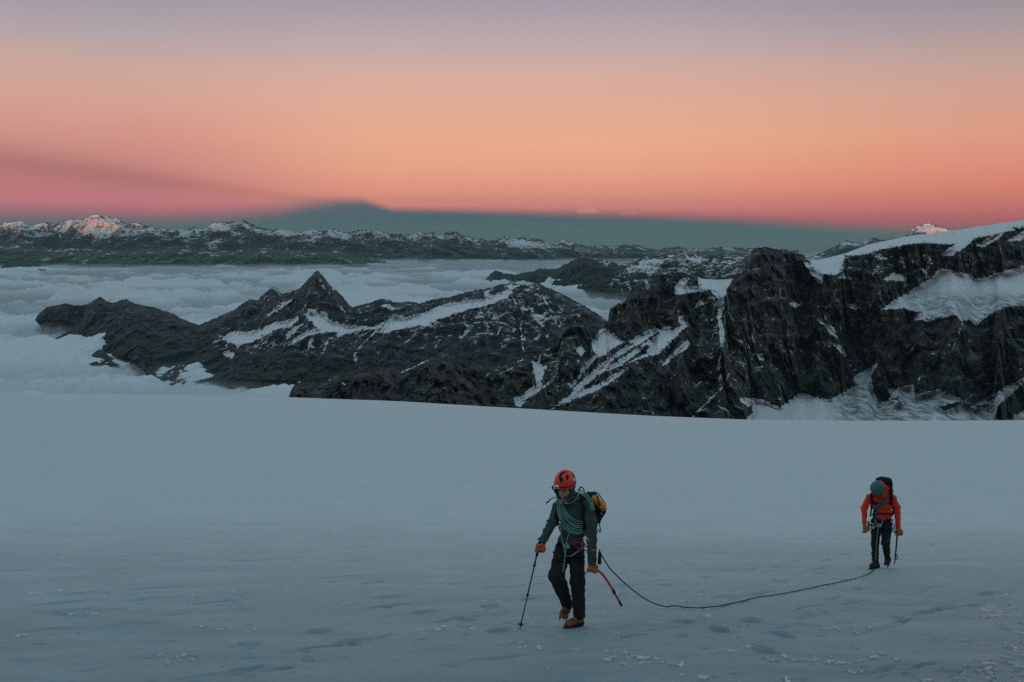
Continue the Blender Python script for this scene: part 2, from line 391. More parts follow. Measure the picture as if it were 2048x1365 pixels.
# ---- middle range, 22-30 km
m_mid = mountain_mat('middle_rock_and_snow', 24, (.026, .032, .036, 1), (.05, .055, .058, 1), veg=(.022, .036, .03, 1), zveg=(-1350, -750), k=.45, snow=(.82, .82, .86, 1))
B_ridge = [(972,556),(977,552),(985,545),(992,542),(1010,546),(1030,550),(1055,545),(1082,538),(1110,540),(1130,529),(1151,518),(1171,516),(1185,520),(1199,519),(1220,523),(1240,527),(1262,524),(1280,517),(1299,513),(1324,515),(1345,510),(1361,503),(1386,508),(1400,514),(1415,520),(1432,516),(1448,512),(1473,511),(1496,520),(1530,534),(1600,550)]
relief('middle_mountain_range', peaks(B_ridge, 9, 3.5, 2.5), [(972,562),(1040,562),(1085,564),(1130,577),(1170,586),(1220,595),(1300,597),(1600,600)],
       [(972,28600),(1100,26800),(1220,24300),(1600,23800)], [(972,28000),(1040,27200),(1085,26000),(1220,21600),(1600,21300)], m_mid, du=1.0, dv=.8, jag=1.6, jagw=6, amp=.010, wl=.03, seed=31, vstretch=1.3,
       polys=[[(1245,545),(1268,528),(1292,517),(1322,517),(1330,524),(1316,540),(1300,556),(1285,545),(1262,548)], [(1371,517),(1385,512),(1402,520),(1410,530),(1385,527)], [(1200,524),(1212,522),(1214,532)],
              [(1340,560),(1360,545),(1380,550),(1360,570)]],
       lines=[([(1221,570),(1230,555),(1250,545)], 3), ([(1235,560),(1245,580)], 3), ([(1250,556),(1262,582)], 4), ([(1268,556),(1285,580)], 4), ([(1290,560),(1300,575)], 4)],
       extra=lambda u, v, S, p, nz: np.clip(np.maximum(S, sstep(1180, 1300, u)*(.16+.22*sstep(-1300, -500, p[..., 2]+nz*80))+.12), 0, 1), ramp=8)
# ---- the dark horn and its long ridge, 9-13 km
m_horn = mountain_mat('horn_rock_and_snow', 10, (.046, .047, .054, 1), (.125, .124, .138, 1), veg=(.034, .041, .040, 1), zveg=(-1400, -950), k=.34, bump=1.0, snow=(.90, .89, .93, 1))
C_ridge = [(94,689),(100,684),(120,672),(140,660),(160,648),(172,622),(178,606),(190,600),(200,594),(212,601),(225,607),(240,601),(252,598),(262,604),(275,609),(300,614),(320,619),(345,628),(370,640),(397,651),(410,645),(430,636),(455,627),(472,617),(480,611),(500,598),(514,602),(530,586),(547,573),(565,588),(582,584),(600,577),(612,563),(622,552),(630,544),(635,541),(643,549),(655,562),(668,577),(680,588),(692,602),(700,611),(708,614),(720,610),(745,605),(760,598),(775,599),(785,604),(798,606),(815,603),(840,607),(862,600),(900,594),(945,581),(972,577),(985,575),(1000,570),(1024,566),(1040,570),(1056,572),(1075,567),(1092,574),(1115,584),(1140,597),(1170,613),(1190,625),(1210,639),(1240,660),(1290,690)]
C_base = [(94,692),(130,692),(160,694),(191,702),(239,713),(275,722),(290,745),(300,768),(325,772),(393,764),(444,757),(581,762),(700,760),(800,790),(1290,800)]
c_polys = [[(442,680),(462,663),(495,664),(524,657),(548,645),(571,641),(595,633),(599,637),(585,653),(556,659),(528,674),(507,686),(478,690),(458,686)],
 [(612,630),(618,618),(630,622),(653,624),(657,637),(671,642),(694,650),(716,651),(749,655),(766,645),(768,651),(755,659),(725,661),(698,667),(675,676),(671,665),(645,667),(616,672),(585,690),(571,694),(595,674),(616,661),(636,657),(616,641)],
 [(444,708),(454,700),(470,706),(468,715),(458,718)], [(571,682),(573,665),(593,651),(608,647),(593,661),(583,674)], [(532,692),(556,674),(560,678),(544,688)],
 [(614,702),(618,678),(630,678),(624,688),(634,700),(622,694)], [(532,630),(544,620),(565,606),(585,599),(577,608),(560,620),(538,633)],
 [(780,637),(789,628),(806,634),(857,623),(879,612),(934,599),(969,597),(967,584),(978,580),(980,593),(1000,586),(1022,577),(1026,584),(1011,597),(973,612),(934,621),(903,632),(872,641),(859,654),(837,652),(824,653),(802,659),(770,668),(755,665)],
 [(1010,574),(1024,568),(1040,573),(1025,578)], [(1019,654),(1028,650),(1033,659),(1028,665)], [(760,612),(775,608),(790,618),(782,622)], [(706,720),(709,706),(716,715),(713,725)]]
c_lines = [([(631,710),(647,704),(653,690),(657,678),(665,676)], 3.5), ([(711,706),(725,690),(740,674),(757,660)], 2.6), ([(1047,606),(1044,639),(1041,654),(1047,702)], 3.0),
 ([(1063,619),(1074,639),(1090,656)], 5), ([(1085,592),(1094,608),(1103,623)], 3), ([(1022,590),(1033,608)], 4), ([(1046,586),(1066,571)], 3), ([(962,623),(951,639)], 3), ([(962,623),(967,641)], 2),
 ([(936,661),(921,678)], 4), ([(651,557),(668,581)], 2.2), ([(1003,650),(996,668)], 2.4), ([(548,577),(560,588)], 2.5), ([(680,616),(690,624)], 3), ([(1108,640),(1120,655)],3), ([(880,680),(870,696)],2), ([(640,560),(650,580),(660,588)], 1.6)]
def horn_extra(u, v, S, p, nz):
    core = np.exp(-((u-520)/130)**2-((v-690)/26)**2)*.14+np.exp(-((u-1040)/120)**2-((v-620)/60)**2)*.12+np.exp(-((u-850)/200)**2-((v-650)/40)**2)*.10
    return np.clip(np.maximum(S, 00.21+core+.09*sstep(725, 680, v)*sstep(380, 450, u)-.12*sstep(420, 360, u)), 0, 1)
relief('horned_mountain', C_ridge, C_base, [(94,12450),(180,12900),(400,12000),(635,11100),(1040,10700),(1290,10000)], [(94,12250),(191,11500),(290,9500),(700,8900),(1290,7800)], m_horn,
       du=1.0, dv=.9, jag=1.7, jagw=7, amp=.0075, wl=.040, seed=41, vstretch=1.1, crisp=.8, polys=c_polys, lines=c_lines, gentle=2.2, extra=horn_extra, ramp=4.5)
relief('low_mountain_spur', [(70,640),(76,629),(95,614),(115,611),(130,607),(145,611),(160,612),(180,608),(200,612),(215,640)], [(70,642),(100,641),(130,641),(165,650),(215,660)], [(70,14200),(215,13600)], None, m_horn,
       du=1.0, dv=1.0, jag=1.0, amp=.004, wl=.03, seed=44, extra=lambda u, v, S, p, nz: S*0+.1)
relief('rocky_islet', [(153,726),(160,718),(167,710),(174,709),(182,713),(190,704),(198,699),(208,702),(216,711),(226,717),(238,726)], [(153,728),(238,730)], [(153,10600),(238,10500)], [(153,10150),(238,10050)], m_horn,
       du=.8, dv=.8, jag=.8, jagw=5, amp=.003, wl=.02, seed=46, extra=lambda u, v, S, p, nz: S*0+.05)
relief('rocky_islet', [(2,534),(10,528),(27,523),(40,521),(50,519),(60,521),(70,526),(80,529),(92,537)], [(2,538),(92,541)], [(2,36500),(92,35000)], [(2,35500),(92,33800)], m_mid,
       du=.8, dv=.6, jag=.8, jagw=6, amp=.003, wl=.02, seed=48, extra=lambda u, v, S, p, nz: S*0+.05)

# ---- the near cliffs, 2.6-4.5 km
m_cliff = mountain_mat('cliff_rock_and_snow', 3.4, (.044, .040, .039, 1), (.155, .138, .128, 1), veg=(.038, .044, .040, 1), zveg=(-700, -330), k=.28, bump=1.2, snow=(.92, .90, .94, 1))
D_ridge = [(570,812),(577,794),(583,778),(591,768),(605,763),(635,761),(661,761),(667,753),(679,751),(683,766),(690,772),(702,762),(704,749),(718,743),(749,736),(780,735),(802,744),(833,731),(855,720),(872,712),(885,713),(938,722),(969,731),(975,738),(991,735),(1026,727),(1057,713),(1096,697),(1118,685),(1123,667),(1136,656),(1153,652),(1169,654),(1182,663),(1195,664),(1198,659),(1210,650),(1217,644),(1219,619),(1234,608),(1252,602),(1255,586),(1279,576),(1296,575),(1312,577),(1315,554),(1341,545),(1365,547),(1390,549),(1397,554),(1403,558),(1432,560),(1466,558),(1490,543),(1499,520),(1506,499),(1527,494),(1550,498),(1573,501),(1590,507),(1608,510),(1613,520),(1635,521),(1688,508),(1738,489),(1821,472),(1904,462),(1966,452),(2048,440),(2140,425),(2260,410)]
d_polys = [[(1200,725),(1240,697),(1275,672),(1294,661),(1309,657),(1319,659),(1337,650),(1345,659),(1360,651),(1352,621),(1357,621),(1366,639),(1378,652),(1362,664),(1345,682),(1317,709),(1290,715),(1264,725),(1215,742),(1180,765),(1150,790),(1135,800),(1150,775),(1180,745)],
 [(1257,733),(1257,740),(1237,755),(1200,780),(1130,808),(1095,824),(1130,795),(1200,766),(1225,750)], [(1325,731),(1335,715),(1375,680),(1380,690),(1370,702),(1350,715),(1330,732)],
 [(1178,692),(1200,660),(1215,657),(1232,672),(1250,683),(1262,684),(1235,700),(1190,720),(1150,770),(1140,775),(1160,740),(1190,708)],
 [(1026,797),(1048,790),(1059,775),(1072,771),(1068,749),(1063,722),(1074,725),(1081,711),(1079,727),(1094,733),(1083,762),(1085,773),(1105,755),(1114,744),(1110,762),(1074,786),(1050,804),(1041,815),(1030,812)],
 [(1436,597),(1449,597),(1442,640),(1450,665),(1446,700),(1441,725),(1437,760),(1432,764),(1436,715),(1440,680),(1436,640)],
 [(1396,550),(1430,552),(1472,550),(1457,575),(1452,590),(1447,600),(1435,597),(1420,582),(1396,583)],
 [(1348,575),(1364,556),(1380,557),(1370,572),(1400,573),(1405,582),(1378,588),(1350,590)],
 [(1612,512),(1635,510),(1688,496),(1738,478),(1821,460),(1904,450),(1966,440),(2060,425),(2260,400),(2260,430),(2060,454),(1990,470),(1950,478),(1935,492),(1905,512),(1880,512),(1905,490),(1860,487),(1830,488),(1760,500),(1735,508),(1690,513),(1686,545),(1670,551),(1645,550),(1625,535)],
 [(1606,525),(1616,525),(1646,552),(1645,570),(1630,562)], [(1765,560),(1782,548),(1790,545),(1815,556),(1810,563),(1785,562)], [(1675,556),(1690,543),(1700,552),(1702,560)],
 [(1761,621),(1793,597),(1858,559),(1880,536),(1915,544),(1942,549),(1948,559),(1987,549),(2048,531),(2260,500),(2260,570),(2060,611),(2019,613),(1987,626),(1951,652),(1940,643),(1922,642),(1903,631),(1890,637),(1826,642),(1838,626),(1806,617)],
 [(1600,786),(1632,794),(1661,799),(1710,770),(1706,755),(1729,742),(1761,720),(1742,752),(1751,791),(1758,810),(1780,794),(1774,778),(1826,770),(1832,791),(1871,778),(1896,784),(1932,803),(1954,807),(2003,778),(2048,755),(2050,765),(1996,813),(1993,842),(1993,890),(1490,890),(1495,835),(1505,825),(1500,805),(1480,795),(1520,798),(1560,815)],
 [(2005,845),(2060,812),(2260,790),(2260,890),(2000,890)], [(1632,638),(1650,645),(1668,655),(1675,677),(1660,668),(1650,655)], [(1663,687),(1680,690),(1693,712),(1689,714)], [(1578,606),(1590,603),(1602,611),(1590,616)],
 [(1513,708),(1525,708),(1530,722),(1518,720)], [(1695,612),(1708,607),(1722,615),(1712,620),(1700,617)], [(1382,621),(1401,600),(1406,606),(1422,602),(1398,614)], [(1478,795),(1484,796),(1505,808),(1500,817),(1482,806)],
 [(1950,494),(1985,468),(2012,462),(1995,480),(1965,496)], [(2010,484),(2048,462),(2100,450),(2100,470),(2040,482)], [(1738,507),(1760,509),(1778,517),(1770,520),(1755,516)], [(1795,512),(1815,514),(1805,522)],
 [(1323,633),(1340,637),(1335,642)], [(833,732),(855,722),(858,718),(833,728)], [(1152,700),(1163,690),(1172,703),(1162,716)]]
d_lines = [([(1384,838),(1405,814),(1425,795),(1444,776)], 3.5), ([(1435,636),(1445,618),(1450,604)], 2), ([(1390,775),(1404,763)], 2), ([(802,746),(833,731),(856,719)], 2.5), ([(958,768),(978,747)], 2), ([(1000,748),(1026,736)], 3), ([(1026,727),(1058,713)], 3.5),
 ([(1445,775),(1460,745)], 2), ([(1436,812),(1456,822),(1459,840)], 3), ([(1905,700),(1918,665),(1925,648)], 2.2), ([(1850,795),(1880,780)], 2), ([(1935,798),(1945,790)], 3), ([(1975,768),(1998,766)], 3), ([(1700,730),(1712,742)], 2.5), ([(1410,812),(1418,800)], 2), ([(1455,776),(1464,765)],2)]
d_holes = [[(1222,724),(1300,676),(1320,663),(1312,672),(1262,704),(1215,735)], [(1240,733),(1285,700),(1302,690),(1290,706),(1255,726)], [(1215,705),(1240,690),(1262,682),(1240,700),(1200,730),(1170,755)], [(1285,697),(1293,690),(1300,692),(1294,699)], [(1690,762),(1700,752),(1704,765)],
 [(1876,815),(1900,808),(1925,802),(1920,810),(1890,822)], [(1945,815),(1985,806),(1970,815)], [(1780,800),(1800,793),(1795,800)], [(1795,806),(1805,803),(1800,810)]]
def d_dirt(u, v):
    a = sstep(1640, 1700, u)*sstep(745, 790, v)
    g = sstep(1800, 1830, u)*sstep(575, 600, v)*sstep(660, 640, v)*.8
    return np.clip(a*.9+g+sstep(780, 840, v)*.1, 0, 1)
def d_extra(u, v, S, p, nz):
    core = .34+.10*np.exp(-((u-1150)/90)**2-((v-740)/60)**2)+.10*np.exp(-((u-1500)/60)**2-((v-720)/60)**2)+.08*np.exp(-((u-1800)/150)**2-((v-530)/30)**2)-.1*sstep(1000, 900, u)+.08*np.exp(-((u-1430)/40)**2-((v-640)/60)**2)
    shelf = sstep(.3, .9, noise(p[..., 0]/90, p[..., 1]/400, p[..., 2]/16, 77))*.05
    return np.clip(np.maximum(S, core+shelf), 0, 1)
relief('rocky_cliffs', D_ridge, [(570,880),(2260,880)], [(570,2500),(700,2650),(870,2900),(1060,3300),(1150,3350),(1300,3700),(1520,4000),(1700,4300),(2048,4500),(2260,4600)],
       [(570,2200),(1060,2350),(1500,2700),(2260,2900)], m_cliff, du=1.0, dv=.9, jag=2.0, jagw=9, amp=.010, wl=.055, seed=61, vstretch=3.5, block=1.0, gentle=3.5, polys=d_polys, lines=d_lines, holes=d_holes,
       rockjag=[(570,1),(1395,1),(1400,.15),(1468,.15),(1475,1),(1608,1),(1616,.05),(2260,.0)], extra=d_extra, dirt=d_dirt, ramp=3.2)
# ---- the mountain behind the camera whose shadow lies over everything but the highest summits
xs = np.linspace(-45000, 45000, 361)
def shadow_line(x):   # height of the shadow where the far summits stand
    u = 1024+x/55000*F*1.0
    return np.interp(u, [-600,0,100,200,300,400,480,520,700,1200,1660,1740,1900,2300], [-300,-180,-160,-160,-160,300,120,900,900,900,500,-560,-560,-560])
top_z = shadow_line(xs)+(55000+6000)*math.tan(math.radians(SUN_EL))+25*fbm(xs/900, 0, 0, 4, 5)
rows = []
for k_ in range(14):
    f_ = k_/13
    rows.append(np.stack([xs, -6000-(1-f_)*2600+120*fbm(xs/800, k_*.7, 0, 3, 6), -3100+(top_z+3100)*f_], -1))
for k_ in range(1, 14):
    f_ = k_/13
    rows.append(np.stack([xs, -6000+f_*2600+120*fbm(xs/800, 9+k_*.7, 0, 3, 6), top_z-(top_z+3100)*f_], -1))
struct(grid_mesh('mountain_behind_camera', np.array(rows), m_horn, {'snow': np.full(27*361, .5), 'dirt': np.zeros(27*361)}))

# ---- sea of cloud
M = MT('cloud', 1.0, 0.0)
M.base((.72, .74, .78, 1))
M.b.inputs['Subsurface Weight'].default_value = 0.0
m_cloud = M.m
mm = np.linspace(.215, .0235, 620)[:, None]
Yc = -CLOUD_Z/mm
tq = np.linspace(-.74, .74, 1150)[None]
X = tq*Yc; Yg = np.broadcast_to(Yc, X.shape)
wx = fbm(X/5200, Yg/5200, 0, 3, 80)
h = 200*fbm(X/7500, Yg/2600, 0, 4, 81)
h += 260*fbm(X/3600+wx*.5, Yg/1500+wx*.4, .3, 6, 82, .5, 2)
h += 110*fbm(X/900+wx, Yg/620, .7, 5, 84, .55, 2)
fade = 1-.70*sstep(20000, 42000, Yg)
h = h*fade*(.36+.64*sstep(9500, 20000, Yg))+40*fbm(X/420+wx*2, Yg/380, 1.7, 5, 88, .58, 2)*(1-sstep(12000, 24000, Yg))
struct(grid_mesh('sea_of_clouds', np.stack([X, Yg, CLOUD_Z+32-62*sstep(11500, 22000, Yg)+h], -1), m_cloud))

# ---- the snow slope the climbers stand on
CREST = [(-400,785),(0,787),(300,789),(580,795),(800,803),(1000,815),(1300,832),(1500,840),(1750,842),(2048,841),(2500,838)]
ct = np.array([float(ray(u, v)[0]) for u, v in CREST]); cm = np.array([float(-ray(u, v)[1]) for u, v in CREST])
YC = 115.0
def slope_z(x, y):
    x, y = np.broadcast_arrays(np.asarray(x, float), np.asarray(y, float))
    t = x/np.maximum(y, .5)
    rm = np.interp(t, ct, cm)
    z0 = -1.6-.259*y
    s = np.clip((y-18)/(YC-18), 0, 1); Lh = YC-18; za = -1.6-.259*18; zb = -rm*YC
    h = (2*s**3-3*s**2+1)*za+(s**3-2*s**2+s)*Lh*(-.259)+(-2*s**3+3*s**2)*zb+(s**3-s**2)*Lh*(-rm)
    d = np.maximum(y-YC, 0)
    return np.where(y < 18, z0, np.where(y < YC, h, zb-rm*d-.0022*d*d))
prints = []
for (u, v) in [(1330,1172),(1412,1156),(1505,1140),(1300,1150),(1382,1128),(1560,1165),(1600,1150),(1650,1122),(1690,1110),(1500,1245),(1440,1262),(1560,1270),(1240,1190),(1060,1200),(980,1215),(1900,1100),(1860,1090),(1940,1070),(930,1240),(1000,1262),(1720,1178),(1690,1160),(1805,1240),(1530,1300),(1365,1245),(850,1225),(640,1262),(700,1285),(500,1290)]:
    m_ = -float(ray(u, v)[1]); t_ = float(ray(u, v)[0])
    ys = np.linspace(5, 60, 4000); f = -slope_z(t_*ys, ys)/ys-m_
    i = np.argmax(f < 0); prints.append((t_*ys[i], ys[i], rng.uniform(-.5, .5)))
def near_detail(x, y):
    near = 1-sstep(17, 30, y)
    a = .72; xr = x*math.cos(a)+y*math.sin(a); yr = -x*math.sin(a)+y*math.cos(a)
    wv = fbm(xr/1.2, yr/1.2, 0, 3, 90)
    rip = fbm(xr/1.3+wv*.3, yr/.30+wv*.5, 0, 5, 91, .55)
    patch = sstep(-.35, .45, fbm(x/3.0, y/2.4, 0, 3, 93))
    cn = fbm(xr/1.5+wv*.3, yr/.36+wv*.3, 5, 4, 92, .5)
    cups = np.maximum(cn-.36, 0)
    sm = np.maximum(fbm(x/.28, y/.22, 8, 3, 98, .55)-.35, 0)
    h = (.020*rip-.27*cups*(.25+.75*patch)-.09*sm*patch)*near+.03*fbm(x/2.6, y/2.0, 0, 4, 94)*(1-.6*sstep(25, 60, y))
    for px, py, a_ in prints:
        dx, dy = x-px, y-py; m = (np.abs(dx) < .6) & (np.abs(dy) < .6)
        if m.any():
            c, s = math.cos(a_), math.sin(a_)
            q = ((dx[m]*c+dy[m]*s)/.085)**2+((-dx[m]*s+dy[m]*c)/.18)**2
            h[m] += -.10*np.exp(-q*q*.6)+.020*np.exp(-(q-2.2)**2)
    # broken crust: small raised flakes, more of them towards the lower right
    cn = fbm(x/.16, y/.15, 3, 4, 95, .62); cl = fbm(x/.9, y/.9, 4, 2, 96, .5)
    bias = .26*sstep(-2.5, 3.5, x-(y-10)*.25)*sstep(21, 11, y)
    lev = cn*.70+cl*.85+bias
    cr = sstep(.80, .88, lev)*sstep(26, 19, y)
    h = h+cr*.022
    return h, cr
T = np.concatenate([np.linspace(-1.3, -.56, 40)[:-1], np.linspace(-.56, .56, 1500), np.linspace(.56, 1.3, 40)[1:]])
ya = 1/np.linspace(1/6.0, 1/27.0, 760)
Yrows = np.concatenate([np.linspace(1.0, 6.0, 40)[:-1], ya, 1/np.linspace(1/27.0, 1/YC, 180)[1:], np.linspace(YC, YC+60, 40)[1:], np.linspace(YC+60, YC+420, 30)[1:]])
XX = T[None]*Yrows[:, None]; YY = np.broadcast_to(Yrows[:, None], XX.shape)
hd, cr = near_detail(XX, YY)
M = MT('snow_slope', .55, .35)
p = M.pos()
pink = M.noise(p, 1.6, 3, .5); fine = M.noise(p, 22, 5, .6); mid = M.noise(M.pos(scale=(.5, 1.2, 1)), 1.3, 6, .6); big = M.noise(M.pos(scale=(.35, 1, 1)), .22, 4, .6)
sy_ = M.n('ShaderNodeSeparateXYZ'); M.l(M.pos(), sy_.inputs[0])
shade_fade = M.mapr(M.math('ADD', sy_.outputs[1], M.math('MULTIPLY', M.math('SUBTRACT', big, .5), 16.0)), 7, 32)   # foreground darkening painted into the snow colour, fading up the slope
c = M.mix(shade_fade, M.mix(M.mapr(mid, .3, .7), (.19, .252, .28, 1), (.27, .335, .368, 1)), M.mix(M.mapr(mid, .3, .7), (.46, .55, .59, 1), (.53, .615, .655, 1)))
crk = M.math('MULTIPLY', M.attr('crust'), M.mapr(fine, .38, .55))
sp_ = M.n('ShaderNodeSeparateXYZ'); M.l(M.pos(), sp_.inputs[0])
pk = M.mix(M.mapr(M.math('ADD', sp_.outputs[0], M.math('MULTIPLY', M.math('SUBTRACT', pink, .5), 9.0)), .0, 3.5), (.66, .68, .72, 1), (.62, .46, .50, 1))
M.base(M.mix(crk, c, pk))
M.bump(M.math('ADD', fine, mid), .22, .02)
M.b.inputs['Coat Weight'].default_value = 0.0
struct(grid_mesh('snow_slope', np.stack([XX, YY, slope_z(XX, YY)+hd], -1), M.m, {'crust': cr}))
# ================================================================== THINGS
from mathutils.bvhtree import BVHTree
def thing(name, label, cat, loc, group=None):
    o = bpy.data.objects.new(name, None); COL.objects.link(o); o.location = loc
    o.empty_display_size = .2
    o['label'] = label; o['category'] = cat
    if group: o['group'] = group
    return o
def child(o, parent, label=None):
    o.parent = parent
    w = Vector((0, 0, 0)); q = parent
    while q: w += q.location; q = q.parent
    o.location = -w if o.type == 'MESH' else o.location
    if label: o['label'] = label
    return o
def cen(o):
    """move a mesh's origin to its middle"""
    return o
def mat(name, c, rough=.8, spec=.25, bump=0, scale=60, var=.15, metal=0, weave=False):
    M = MT(name, rough, spec); M.b.inputs['Metallic'].default_value = metal
    p = M.pos(); n = M.noise(p, scale, 5, .6); n2 = M.noise(p, scale*.16, 4, .6)
    a = tuple(x*(1-var) for x in c)+(1,); b = tuple(min(1, x*(1+var)) for x in c)+(1,)
    cc = M.mix(M.mapr(n2, .3, .7), a, b)
    cc = M.mix(M.mapr(n, .3, .7, 0, .35), cc, tuple(x*.7 for x in c)+(1,))
    M.base(cc)
    if bump: M.bump(M.math('ADD', n, n2), bump, .004)
    return M.m
MGREEN = mat('green_jacket_cloth', (.046, .068, .062), .75, .2, .6, 70, .3)
MDARK = mat('dark_trouser_cloth', (.020, .021, .024), .8, .2, .6, 70, .35)
MBLACK = mat('black_webbing', (.012, .013, .016), .7, .2, .4, 150)
MRED = mat('red_shell', (.80, .045, .022), .35, .5, .05, 30, .08)
MREDJ = mat('red_jacket_cloth', (.74, .045, .024), .7, .2, .6, 60, .25)
MGLOVE = mat('orange_leather', (.55, .125, .025), .7, .25, .5, 90, .3)
MGLOV2 = mat('tan_leather', (.36, .12, .03), .7, .25, .5, 90, .3)
MPACKO = mat('orange_pack_cloth', (.72, .27, .035), .7, .2, .5, 80, .2)
MROPE = mat('green_rope_sheath', (.20, .44, .37), .85, .15, .5, 400, .25)
MROPED = mat('dark_rope_sheath', (.022, .048, .045), .85, .15, .5, 400, .25)
MBOOT = mat('orange_boot_leather', (.30, .095, .022), .7, .25, .5, 60, .5)
MSOLE = mat('boot_rubber', (.016, .015, .016), .75, .25, .3, 80)
MSTEEL = mat('dark_steel', (.10, .10, .115), .4, .5, .1, 80, .2, .7)
MBRIGHT = mat('bright_alloy', (.75, .76, .80), .3, .5, 0, 80, .1, .5)
MWHITE = mat('white_plastic', (.80, .80, .84), .4, .4, 0, 80, .1)
MSKIN = mat('skin', (.42, .24, .19), .6, .3, .15, 120, .12)
MHAIR = mat('dark_hair', (.025, .018, .014), .8, .2, .4, 300, .3)
MSHAFT = mat('red_axe_shaft', (.50, .025, .025), .45, .4, .1, 60, .2)
MSHAFT2 = mat('purple_axe_shaft', (.045, .028, .06), .5, .4, .1, 60, .2)
MPOLE = mat('dark_teal_pole', (.020, .042, .052), .45, .4, .1, 60, .2)
MTEAL = mat('teal_helmet_shell', (.035, .12, .13), .45, .4, .1, 40, .2)
MEYE = mat('eye', (.03, .025, .02), .2, .5)

# ---- implicit surfaces: rounded cones and ellipsoids blended together, meshed by surface nets
class Field:
    def __init__(s): s.p = []
    def cone(s, a, b, ra, rb=None, k=.02): s.p.append(('c', np.array(a, float), np.array(b, float), ra, ra if rb is None else rb, k)); return s
    def ell(s, c, R, r, k=.02): s.p.append(('e', np.array(c, float), np.array(R, float), np.array(r, float), 0, k)); return s
    def cut(s, c, n, k=.003): s.p.append(('x', np.array(c, float), np.array(n, float)/np.linalg.norm(n), 0, 0, k)); return s
    def hole(s, c, R, r, k=.01): s.p.append(('h', np.array(c, float), np.array(R, float), np.array(r, float), 0, k)); return s
    def mesh(s, name, vox, m, parent=None, fold=0.0, fs=.06, seed=1, label=None, fdir=None, sub=0):
        lo = np.full(3, 1e9); hi = -lo
        for t, a, b, ra, rb, k in s.p:
            if t == 'c': lo = np.minimum(lo, np.minimum(a-ra, b-rb)); hi = np.maximum(hi, np.maximum(a+ra, b+rb))
            if t == 'e': r = ra.max(); lo = np.minimum(lo, a-r); hi = np.maximum(hi, a+r)
        lo -= vox*3+fold*2; hi += vox*3+fold*2
        n = np.ceil((hi-lo)/vox).astype(int)+1
        ax = [lo[i]+np.arange(n[i])*vox for i in range(3)]
        f = np.full(n, .5)
        for t, a, b, ra, rb, k in s.p:
            if t == 'c': l2 = np.minimum(a-ra, b-rb); h2 = np.maximum(a+ra, b+rb)
            elif t in 'eh': r = ra.max(); l2 = a-r; h2 = a+r
            else: l2, h2 = lo, hi
            pad = k*2+vox*4+fold*2
            sl = tuple(slice(max(0, int((l2[i]-pad-lo[i])/vox)), min(n[i], int((h2[i]+pad-lo[i])/vox)+2)) for i in range(3))
            g = np.stack(np.meshgrid(*[ax[i][sl[i]] for i in range(3)], indexing='ij'), -1)
            if t == 'c':
                d = b-a; h = np.clip(((g-a)@d)/max(d@d, 1e-12), 0, 1)
                v = np.linalg.norm(g-a-h[..., None]*d, axis=-1)-(ra+(rb-ra)*h)
            elif t in 'eh':
                q = (g-a)@b.T; kk = np.linalg.norm(q/ra, axis=-1); k2 = np.linalg.norm(q/(ra*ra), axis=-1)
                v = kk*(kk-1)/np.maximum(k2, 1e-6)
            else: v = (g-a)@b
            o = f[sl]
            if t in 'ce': h = np.clip(.5+.5*(o-v)/k, 0, 1); f[sl] = o*(1-h)+v*h-k*h*(1-h)
            else:
                w = v if t == 'x' else -v
                h = np.clip(.5-.5*(o-w)/k, 0, 1); f[sl] = o*(1-h)+w*h+k*h*(1-h)
        if fold:
            band = np.abs(f) < fold*2+vox*2
            I = np.nonzero(band); gx, gy, gz = ax[0][I[0]], ax[1][I[1]], ax[2][I[2]]
            fz = 2.1 if fdir is None else fdir
            nn = fbm(gx/fs, gy/fs, gz/fs*fz+.6*gx/fs, 3, seed, .5, 1)-.3
            f[I] += fold*nn
        return s.nets(f, lo, vox, name, m, parent, label)
    def nets(s, f, lo, vox, name, m, parent, label):
        ins = f < 0
        c = [ins[i:f.shape[0]-1+i, j:f.shape[1]-1+j, k:f.shape[2]-1+k] for i in (0, 1) for j in (0, 1) for k in (0, 1)]
        cnt = sum(x.astype(np.int8) for x in c)
        act = (cnt > 0) & (cnt < 8)
        I = np.stack(np.nonzero(act), -1); idx = np.full(act.shape, -1, np.int64); idx[act] = np.arange(len(I))
        acc = np.zeros((len(I), 3)); num = np.zeros(len(I))
        cor = [(i, j, k) for i in (0, 1) for j in (0, 1) for k in (0, 1)]
        val = {q: f[I[:, 0]+q[0], I[:, 1]+q[1], I[:, 2]+q[2]] for q in cor}
        for a in cor:
            for d in range(3):
                if a[d]: continue
                b = list(a); b[d] = 1; b = tuple(b)
                va, vb = val[a], val[b]; x = (va < 0) != (vb < 0)
                t = np.where(x, va/np.where(np.abs(va-vb) < 1e-12, 1, va-vb), 0)
                p = np.array(a, float)[None]+np.zeros((len(I), 3)); p[:, d] = t
                acc[x] += p[x]; num[x] += 1
        V = lo+(I+acc/num[:, None])*vox
        Q = []
        for d in range(3):
            e1, e2 = [(1, 2), (2, 0), (0, 1)][d]
            A = np.moveaxis(ins, d, 0); x = np.moveaxis(A[:-1] != A[1:], 0, d); sgn = np.moveaxis(A[:-1], 0, d)
            J = np.stack(np.nonzero(x), -1)
            J = J[(J[:, e1] > 0) & (J[:, e2] > 0) & (J[:, e1] < f.shape[e1]-1) & (J[:, e2] < f.shape[e2]-1)]
            s_ = sgn[J[:, 0], J[:, 1], J[:, 2]]
            o1 = np.zeros(3, int); o1[e1] = 1; o2 = np.zeros(3, int); o2[e2] = 1
            g = lambda K: idx[K[:, 0], K[:, 1], K[:, 2]]
            q = np.stack([g(J-o1-o2), g(J-o2), g(J), g(J-o1)], -1)
            q[~s_] = q[~s_][:, ::-1]
            Q.append(q)
        Q = np.concatenate(Q); Q = Q[(Q >= 0).all(1)]
        o = raw_mesh(name, V, Q, m)
